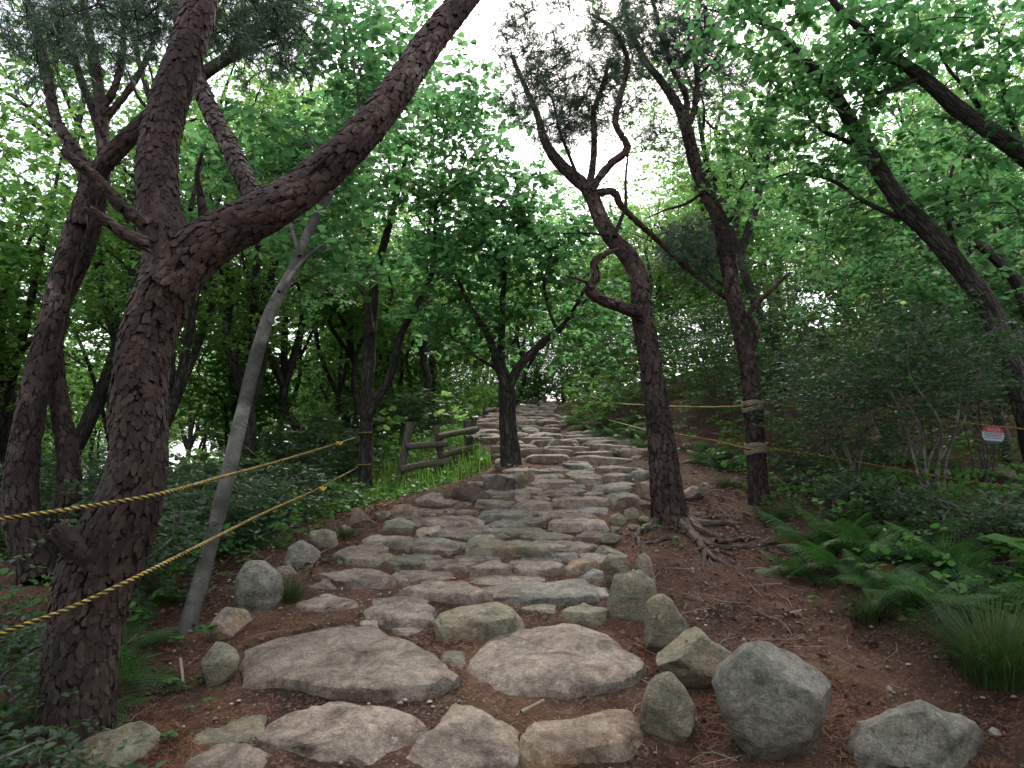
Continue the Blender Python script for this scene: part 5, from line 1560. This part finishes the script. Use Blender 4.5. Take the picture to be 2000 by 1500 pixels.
def tuft_at(px, py, r, h, n, label, group=None, mat=None, droop=1.0):
    g = ground(px, py); g[2] -= .02
    tuft(g, r, h, n, mat or M_SEDGE, label, group, droop)
tuft_at(1950, 1330, .42, .52, 900, 'large drooping grass clump at the right edge of the picture')
tuft_at(1700, 1215, .20, .26, 420, 'dry-centred grass tuft below the ferns on the right')
tuft_at(1515, 1020, .30, .28, 380, 'grass tuft at the foot of the wrapped pine')
tuft_at(565, 1175, .16, .24, 300, 'small dark grass tuft beside the tall grey-green boulder')
tuft_at(676, 1052, .14, .18, 200, 'grass tuft between the left edging stones')
tuft_at(690, 990, .28, .24, 300, 'grass tuft under the roped oak, left of the steps')
tuft_at(640, 985, .3, .26, 260, 'dark grass clump in shade below the lower left rope')
tuft_at(1420, 950, .24, .2, 220, 'grass tuft between the two pines right of the steps')
tuft_at(1880, 1270, .22, .26, 260, 'grass tuft overhanging the earth bank on the right')

# ---------------------------------------------------------------- shrubs
SHRUBS = {}
def shrub(p, h, w, nst, ncl, label, group=None, mat=None, lsize=.05, kk=6, tmpl=OVAL, name='shrub', lo_z=.3, stem_r=.012):
    stock = SHRUBS.setdefault(group, []) if group else []
    if len(stock) >= 4:                      # enough different ones: copy one of them, turned and stretched
        r0_, h0_, w0_ = stock[int(RNG.integers(0, len(stock)))]
        c = copy_tree(r0_)
        c.location = p
        c.rotation_euler = (0, 0, RNG.uniform(0, 6.28))
        c.scale = (w / w0_, w / w0_, h / h0_)
        return tag(c, label, 'shrub', group)
    root = empty(name, p)
    tag(root, label, 'shrub', group)
    if group: stock.append((root, h, w))
    nodes = []
    for k in range(nst):
        a = k * 2 * math.pi / nst + RNG.normal(0, .4)
        sp = w * RNG.uniform(.25, .6)
        P = [[math.cos(a) * .05, math.sin(a) * .05, -.08, stem_r]]
        for t in (.25, .5, .75, 1.0):
            P.append([math.cos(a) * (.05 + sp * t ** 1.4) + RNG.normal(0, .05), math.sin(a) * (.05 + sp * t ** 1.4) + RNG.normal(0, .05), h * .85 * t, stem_r * (1 - .6 * t)])
        S = catmull(np.array(P), .08)
        mb = MB(); tube(mb, S, 6, .1, 10)
        link('stem', mb.mesh('stem'), M_TWIG, root)
        nodes.append(S[len(S) // 3:, :3])
    nodes = np.vstack(nodes)
    C = in_ball(ncl, (0, 0, h * (1 + lo_z) / 2), 1.0, 1)
    C[:, :2] *= w; C[:, 2] = h * (1 + lo_z) / 2 + (C[:, 2] - h * (1 + lo_z) / 2) * h * (1 - lo_z) / 2
    tw, lv = MB(), MB()
    ends = grow(tw, nodes, C, .005)
    E = np.array([e[0] for e in ends])
    m = 5
    P = np.repeat(E, m, 0) + RNG.normal(0, .09, (len(E) * m, 3)) * np.array([1, 1, .45])
    rosettes(lv, P, kk, lsize, tmpl, -.35, .45)
    t = link('twigs', tw.mesh('twigs'), M_TWIG, root); t['kind'] = 'stuff'
    link('foliage', lv.mesh('foliage'), mat or M_DARKLEAF, root)
    return root
def sh(px, py, Y, h, w, nst, ncl, label, group=None, **k):
    q = pt(px, py, Y)
    return shrub((q[0], Y, float(H(q[0], Y))), h, w, nst, ncl, label, group, **k)
sh(1770, 0, 5.8, 1.75, .85, 6, 180, 'tall grey-green azalea shrub with bare stems right of the wrapped pine', lo_z=.45)
sh(1620, 0, 6.6, 1.5, .85, 5, 170, 'rounded azalea shrub just right of the wrapped pine')
G1 = 'azalea shrubs on the right'
for px, Y, h, w, c in [(1700, 7.4, 1.9, 1.1, 170), (1860, 7.6, 1.8, .8, 130), (1560, 8.4, 1.6, 1.0, 130), (2080, 7.2, 1.5, .8, 110), (1760, 9.0, 2.3, 1.2, 160), (1620, 10.0, 2.4, 1.3, 160), (1480, 10.0, 1.9, 1.2, 140), (1900, 9.6, 2.4, 1.2, 150)]:
    sh(px, 0, Y, h, w, 5, c, 'dense dark shrub in the thicket right of the wrapped pine', G1, lsize=.055)
for px, Y, h, w, c in [(1180, 15.0, 1.5, 1.1, 120), (1250, 13.2, 1.6, 1.2, 130), (1340, 12.0, 1.7, 1.2, 130), (1420, 12.5, 2.0, 1.3, 130), (1130, 18.0, 1.5, 1.1, 100), (1220, 17.0, 2.0, 1.3, 110), (1320, 15.5, 2.2, 1.4, 120), (1380, 10.4, 1.2, .9, 110), (1210, 11.6, .8, .8, 100)]:
    sh(px, 0, Y, h, w, 5, c, 'leafy shrub on the bank right of the upper path', 'shrubs along the upper path', lsize=.065, mat=M_FERN, lo_z=.1)
for x, y, h, w in [(-.9, 24.2, 1.3, .9), (.1, 24.9, 1.4, 1.0), (1.1, 25.0, 1.2, .9), (2.0, 24.4, 1.5, 1.0), (2.9, 23.4, 1.5, .9), (.6, 26.2, 1.6, 1.0), (.5, 23.7, 1.2, .7), (1.5, 23.9, 1.3, .8), (-.5, 23.2, 1.2, .8), (3.4, 24.6, 1.7, 1.0), (-2.0, 23.8, 1.3, .9), (1.9, 22.6, .9, .6)]:
    shrub((x, y, float(H(x, y))), h, w, 5, 110, 'leafy shrub closing the view at the top of the steps', 'shrubs at the top of the steps', M_FOREST, .085, 6, OVAL, lo_z=-.1)
for px, Y, h, w, c in [(1600, 5.9, .42, .45, 60), (1700, 5.6, .4, .4, 55), (1840, 5.0, .42, .4, 60), (1950, 4.7, .42, .4, 60), (1560, 7.4, .5, .5, 60)]:
    sh(px, 0, Y, h, w, 5, c, 'low dark shrub among the ferns under the tall azaleas', 'low shrubs on the right bank', lsize=.045, lo_z=.0)
for x, y, h, w in [(-1.6, 16.6, 1.4, 1.0), (-2.8, 17.6, 1.6, 1.1), (-1.3, 18.8, 1.5, 1.0), (-.6, 20.6, 1.4, .9), (-2.4, 20.4, 1.7, 1.1), (-4.2, 16.4, 1.5, 1.1), (-4.0, 19.4, 1.7, 1.2), (-5.8, 18.0, 1.7, 1.2), (-.2, 22.6, 1.3, .8)]:
    shrub((x, y, float(H(x, y))), h, w, 5, 110, 'leafy shrub behind the far fence left of the upper path', 'shrubs behind the far fence', M_FOREST, .08, 6, OVAL, lo_z=-.1)
sh(40, 0, 3.3, .62, .4, 5, 90, 'small azalea shrub in front of the pines at the left edge', lsize=.042, lo_z=.1)
sh(60, 0, 2.75, .42, .42, 5, 90, 'low shrub in the bottom left corner below the lower rope', lsize=.042, lo_z=.0)
sh(-60, 0, 3.9, .8, .5, 5, 100, 'taller shrub cut by the left edge below the upper rope', lsize=.045, lo_z=.1)
sh(330, 0, 4.6, .75, .42, 5, 90, 'slim leafy shrub between the big pine and the birch', lsize=.05, lo_z=.1)
for px, Y, h, w, c in [(420, 5.6, .6, .5, 80), (520, 6.2, .55, .5, 80), (300, 6.2, .9, .6, 90), (190, 6.6, .9, .6, 90), (600, 7.4, .6, .6, 80), (40, 7.2, 1.1, .7, 90), (470, 7.6, .8, .7, 90), (380, 8.6, 1.0, .8, 90), (640, 10.5, 1.0, .9, 90), (820, 13.0, .9, .9, 90), (750, 15, 1.2, 1.0, 90), (560, 9.6, 1.0, .9, 90)]:
    sh(px, 0, Y, h, w, 5, c, 'low leafy shrub in the shade left of the steps', 'shrubs left of the steps', lsize=.06, lo_z=.05)

# ---------------------------------------------------------------- ground cover (nobody could count it)
def scatter(n, x0, x1, y0, y1, keep):
    X = RNG.uniform(x0, x1, n); Y = RNG.uniform(y0, y1, n)
    m = keep(X, Y)
    X, Y = X[m], Y[m]
    return np.stack([X, Y, H(X, Y)], -1)
def off(X, Y): return X - np.interp(Y, TY, TX), np.interp(Y, TY, TW)

def keep_left(X, Y):
    d, w = off(X, Y)
    return (d < -w - np.interp(Y, [3, 4.5, 6, 9], [.75, .7, .45, .25])) & (vnoise(np.stack([X * 1.3, Y * 1.3, X * 0], -1)) > -.45)
def keep_right(X, Y):
    d, w = off(X, Y)
    return (d > w + np.interp(Y, [2.5, 4, 6, 7.5, 8.5, 10], [1.55, 1.45, 1.6, 1.1, .5, .3])) & (vnoise(np.stack([X * 1.6, Y * 1.6, X * 0], -1)) > -.25)
mb = MB()
for keep, x0, x1, n1 in ((keep_left, -9, 0, 5200), (keep_right, .5, 10, 6400)):
    P = scatter(n1, x0, x1, 2.4, 14, keep)
    hh = RNG.uniform(.03, .28, len(P)) * np.clip((P[:, 1] - 1.8) / 3, .4, 1.2)
    d_, w_ = off(P[:, 0], P[:, 1])
    hh = np.where((P[:, 1] > 7.6) & (P[:, 1] < 9.8) & (d_ > -w_ - 2.6) & (d_ < 0), hh * .3, hh)
    P[:, 2] += hh
    rosettes(mb, P, 5, .055, ROUND, -.3, .5)
    P2 = P.copy(); P2[:, 2] -= hh * .45; P2[:, :2] += RNG.normal(0, .05, (len(P2), 2))
    rosettes(mb, P2, 4, .05, OVAL, -.3, .5)
tag(mb.build('undergrowth', M_WEED), 'low green leafy undergrowth covering the shaded ground beside the path', None, None, 'stuff')
mb = MB()
for keep, x0, x1, n1 in ((keep_left, -16, 0, 5000), (keep_right, .5, 18, 4600)):
    P = scatter(n1, x0, x1, 11, 32, keep)
    P[:, 2] += RNG.uniform(.05, .8, len(P))
    rosettes(mb, P, 5, .13, ROUND, -.4, .5)
tag(mb.build('undergrowth', M_FOREST), 'distant mass of undergrowth between the far trunks', None, None, 'stuff')

def keep_meadow(X, Y):
    d, w = off(X, Y)
    return (d < -w - .25) & (d > -w - 3.2)
P = scatter(9000, -4, 1.2, 8.3, 14.5, keep_meadow)
n = len(P)
a = RNG.uniform(0, 6.28, n); ln = RNG.uniform(.08, .30, n); lean = RNG.uniform(.1, .35, n)
d = np.stack([np.cos(a), np.sin(a), 0 * a], -1); s_ = np.stack([-np.sin(a), np.cos(a), 0 * a], -1) * .006
V = np.stack([P - s_, P + s_, P + d * (lean * ln * .4)[:, None] + np.array([0, 0, 1]) * (ln * .65)[:, None] + s_ * .8, P + d * (lean * ln * .4)[:, None] + np.array([0, 0, 1]) * (ln * .65)[:, None] - s_ * .8, P + d * (lean * ln * 1.6)[:, None] + np.array([0, 0, 1]) * (ln * .9)[:, None]], 1)
mb = MB()
o_ = np.arange(n)[:, None]
mb.add(V.reshape(-1, 3), o_ * 5 + np.array([[0, 1, 2, 3]]), o_ * 5 + np.array([[3, 2, 4]]))
tag(mb.build('grass', M_GRASS), 'bright green meadow grass growing round the log fence', None, None, 'stuff')

# ---------------------------------------------------------------- litter on the ground
from mathutils.bvhtree import BVHTree
bv, bp, bn = [], [], 0
for o in list(SC.objects):
    if o.type == 'MESH' and o.name.split('.')[0] in ('stone', 'boulder') and o.location.y < 9.0:
        co = np.empty(len(o.data.vertices) * 3, np.float32)
        o.data.vertices.foreach_get('co', co)
        bv.append(co.reshape(-1, 3) + np.array(o.location))
        bp += [[k + bn for k in p.vertices] for p in o.data.polygons]
        bn += len(o.data.vertices)
BVH = BVHTree.FromPolygons(np.concatenate(bv).tolist(), bp)
def bank(P, reach=.075, up=.026):
    """height of the soil heaped against the nearest stone"""
    dz = np.zeros(len(P))
    for k in range(len(P)):
        h = BVH.find_nearest(Vector(P[k]), reach)
        if h[0] is not None: dz[k] = (1 - h[3] / reach) * up
    return dz * np.clip(.75 + .9 * vnoise(np.asarray(P) * 4.0), .1, 1.4)
for nm in ('ground', 'path'):
    me = SC.objects[nm].data
    co = np.empty(len(me.vertices) * 3, np.float32)
    me.vertices.foreach_get('co', co)
    co = co.reshape(-1, 3).astype(float)
    m = (co[:, 1] > 2) & (co[:, 1] < 8.5) & (np.abs(co[:, 0]) < 3.5)
    co[m, 2] += bank(co[m])
    me.vertices.foreach_set('co', co.astype(np.float32).ravel())
    me.update()
def settle(P, chance):
    """drop points onto whatever lies under them; on stone only a share of them stays"""
    keep = np.ones(len(P), bool)
    dz = bank(P)
    for k in range(len(P)):
        h = BVH.ray_cast(Vector((P[k, 0], P[k, 1], 4.0)), Vector((0, 0, -1)))
        if h[0] is not None and h[0].z > P[k, 2] + dz[k]:
            if h[1].z > .75 and RNG.uniform() < chance: P[k, 2] = h[0].z - .004
            else: keep[k] = False
        else: P[k, 2] += dz[k]
    return P[keep]
def keep_near(X, Y):
    return (np.abs(X) < .72 * Y + .3) & (RNG.uniform(0, 1, len(X)) < np.clip(.25 + 1.0 * vnoise(np.stack([X * 2.2, Y * 2.2, X * 0 + 3], -1)), .05, 1))
P = settle(scatter(170000, -3.4, 4.2, 2.1, 8.5, keep_near), .13)
n = len(P)
a = RNG.uniform(0, 6.28, n); ln = RNG.uniform(.04, .10, n)
P[:, 2] += .006 + RNG.uniform(0, .02, n)
d = np.stack([np.cos(a), np.sin(a), RNG.normal(0, .12, n)], -1)
s_ = np.stack([-np.sin(a), np.cos(a), 0 * a], -1) * .0013
mid = P + d * (ln * .5)[:, None] + np.stack([0 * a, 0 * a, RNG.uniform(.001, .008, n)], -1)
V = np.stack([P - s_, P + s_, mid + s_, mid - s_, P + d * ln[:, None]], 1)
mb = MB()
o_ = np.arange(n)[:, None]
mb.add(V.reshape(-1, 3), o_ * 5 + np.array([[0, 1, 2, 3]]), o_ * 5 + np.array([[3, 2, 4]]))
tag(mb.build('needle_litter', M_DEADNEEDLE), 'red-brown fallen pine needles strewn over the earth and between the stones', None, None, 'stuff')

def keep_litter(X, Y):
    d, w = off(X, Y)
    return ((np.abs(d) > w * .95) | (RNG.uniform(0, 1, len(X)) < .12)) & (RNG.uniform(0, 1, len(X)) < np.clip(.45 + 1.3 * vnoise(np.stack([X * 1.9, Y * 1.9, X * 0 + 6], -1)), .06, 1))
P = settle(scatter(17000, -4, 5, 2.1, 10, keep_litter), .15)
n = len(P)
P[:, 2] += .018 + RNG.uniform(0, .01, n)
a = RNG.uniform(0, 6.28, n)
mb = MB()
add_leaves(mb, P, unit(np.stack([np.cos(a), np.sin(a), RNG.normal(0, .15, n)], -1)), RNG.uniform(.015, .058, n), OAK * np.array([1, 1, 2.6]), .35)
tag(mb.build('leaf_litter', M_DEADLEAF), 'dry brown dead leaves and bark chips lying on the forest floor', None, None, 'stuff')

def pebble_proto():
    t = (1 + 5 ** .5) / 2
    v = unit(np.array([[-1, t, 0], [1, t, 0], [-1, -t, 0], [1, -t, 0], [0, -1, t], [0, 1, t], [0, -1, -t], [0, 1, -t], [t, 0, -1], [t, 0, 1], [-t, 0, -1], [-t, 0, 1]], float))
    f = np.array([[0, 11, 5], [0, 5, 1], [0, 1, 7], [0, 7, 10], [0, 10, 11], [1, 5, 9], [5, 11, 4], [11, 10, 2], [10, 7, 6], [7, 1, 8], [3, 9, 4], [3, 4, 2], [3, 2, 6], [3, 6, 8], [3, 8, 9], [4, 9, 5], [2, 4, 11], [6, 2, 10], [8, 6, 7], [9, 8, 1]])
    return v, f
pv, pf = pebble_proto()
def keep_peb(X, Y):
    d, w = off(X, Y)
    pr = np.where(np.abs(d) < w, .9, np.where(d > 0, np.where(d < w + 1.6, .35, .03), np.where((d > -w - .8) & (Y < 5.2), .35, .03)))
    return (RNG.uniform(0, 1, len(X)) < pr * np.clip(.45 + vnoise(np.stack([X * 2.5, Y * 2.5, X * 0 + 8], -1)), .08, 1))
P = settle(scatter(14000, -3, 3.5, 2.1, 9, keep_peb), .06)
n = len(P)
P[:, 2] += .014
sz = .004 + .011 * RNG.uniform(0, 1, n) ** 3 + (RNG.uniform(0, 1, n) > .985) * RNG.uniform(.004, .018, n)
V = P[:, None] + pv[None] * sz[:, None, None] * RNG.uniform(.6, 1.3, (n, 1, 3)) * np.array([1, 1, .65]) * RNG.uniform(.8, 1.2, (n, 12, 1))
mb = MB()
mb.add(V.reshape(-1, 3), None, (np.arange(n)[:, None, None] * 12 + pf[None]).reshape(-1, 3))
mp, mn, ml, mpb, _ = newmat('gravel_mix')
gg = mn.new('ShaderNodeNewGeometry')
rr_ = ramp(mn, [(0, (.10, .085, .075)), (.4, (.20, .165, .14)), (.75, (.25, .21, .18)), (1, (.34, .29, .25))])
ml.new(gg.outputs['Random Per Island'], rr_.inputs[0]); ml.new(rr_.outputs[0], mpb.inputs['Base Color']); mpb.inputs['Roughness'].default_value = .85
tag(mb.build('gravel', mp, smooth=False), 'loose pale pebbles and grit between the stone steps', None, None, 'stuff')

# twigs: fine ones as litter, the plain ones as things
mb = MB()
P = scatter(2600, -3, 4, 2.2, 8.5, keep_litter)
for p in P[:640]:
    a = RNG.uniform(0, 6.28); L = RNG.uniform(.06, .28); r = RNG.uniform(.0012, .0032)
    q = p + np.array([math.cos(a) * L, math.sin(a) * L, 0]); q[2] = float(H(q[0], q[1]))
    m = (p + q) / 2 + RNG.normal(0, .02, 3) * np.array([1, 1, .2])
    for k in (p, m, q): k[2] += .02
    tube(mb, catmull(np.array([[*p, r], [*m, r * .9], [*q, r * .5]]), .05), 4)
tag(mb.build('twig_litter', M_DEADWOOD), 'thin dry fallen twigs scattered on the earth', None, None, 'stuff')
def stick(pts, w0, w1, label, mat=None, up=.02):
    P = []
    for i, (a, b) in enumerate(pts):
        g = ground(a, b)
        P.append([g[0], g[1], g[2] + up, (w0 + (w1 - w0) * i / (len(pts) - 1)) / 2 / FOC * g[1]])
    mb = MB(); tube(mb, catmull(np.array(P), .02), 7, .15, 20)
    tag(mb.build('stick', mat or M_DEADWOOD, origin=P[0][:3]), label, 'stick')
stick([(1018, 1416), (1035, 1406), (1062, 1392)], 9, 6, 'pale broken stick lying against the orange-topped step stone', M_PLASTER, .05)
stick([(352, 1300), (355, 1325), (357, 1346)], 6, 6, 'short upright grey stick in the earth left of the slabs', None, .03)
stick([(1530, 1210), (1552, 1204), (1575, 1199)], 9, 5, 'pale splinter of wood on the trodden dirt', M_PLASTER)
stick([(1688, 1160), (1695, 1172), (1703, 1186)], 6, 4, 'thin pale stick below the ferns', M_PLASTER, .03)

# seedlings
def seedling(px, py, h, n, ls, label, group):
    g = ground(px, py)
    root = empty('seedling', g)
    tag(root, label, 'plant', group)
    mb = MB(); tube(mb, catmull(np.array([[0, 0, -.02, .002], [.005, 0, h * .5, .0018], [0, .005, h, .0012]]), .03), 4)
    link('stem', mb.mesh('stem'), M_WEED, root)
    for k in range(n):
        m2 = MB()
        a = k * 2.4 + RNG.normal(0, .3); el = RNG.uniform(-.2, .4)
        add_leaves(m2, np.array([[0, 0, h * (1 - .12 * (k // 4))]]), np.array([[math.cos(a) * math.cos(el), math.sin(a) * math.cos(el), math.sin(el)]]), np.array([ls * RNG.uniform(.8, 1.2)]), ROUND, .2)
        link('leaf', m2.mesh('leaf', False), M_WEED, root)
for px, py, h, n, ls in [(343, 1285, .10, 6, .055), (400, 1262, .09, 5, .06), (335, 1355, .06, 6, .04), (385, 1345, .05, 7, .035), (365, 1405, .05, 5, .03), (410, 1390, .05, 5, .03), (290, 1460, .06, 6, .04), (325, 1465, .06, 7, .04), (640, 1218, .04, 5, .03), (1425, 1450, .05, 5, .03)]:
    seedling(px, py, h, n, ls, 'tiny green seedling sprouting from the bare earth', 'seedlings on the earth')
for px, py, h, n, ls in [(1900, 1250, .14, 6, .07), (1590, 1190, .07, 6, .04), (1850, 1300, .07, 5, .05), (1285, 1058, .12, 6, .05), (1320, 1070, .07, 6, .045), (1262, 1048, .09, 5, .05), (1375, 975, .14, 7, .06)]:
    seedling(px, py, h, n, ls, 'small green broad-leaved sprout on the right-hand slope', 'sprouts on the right')
seedling(1985, 1165, .3, 6, .14, 'sprig of large round leaves at the right edge above the grass clump', None)
seedling(240, 1330, .35, 6, .10, 'sprig of rounded leaves in front of the big pine foot', None)
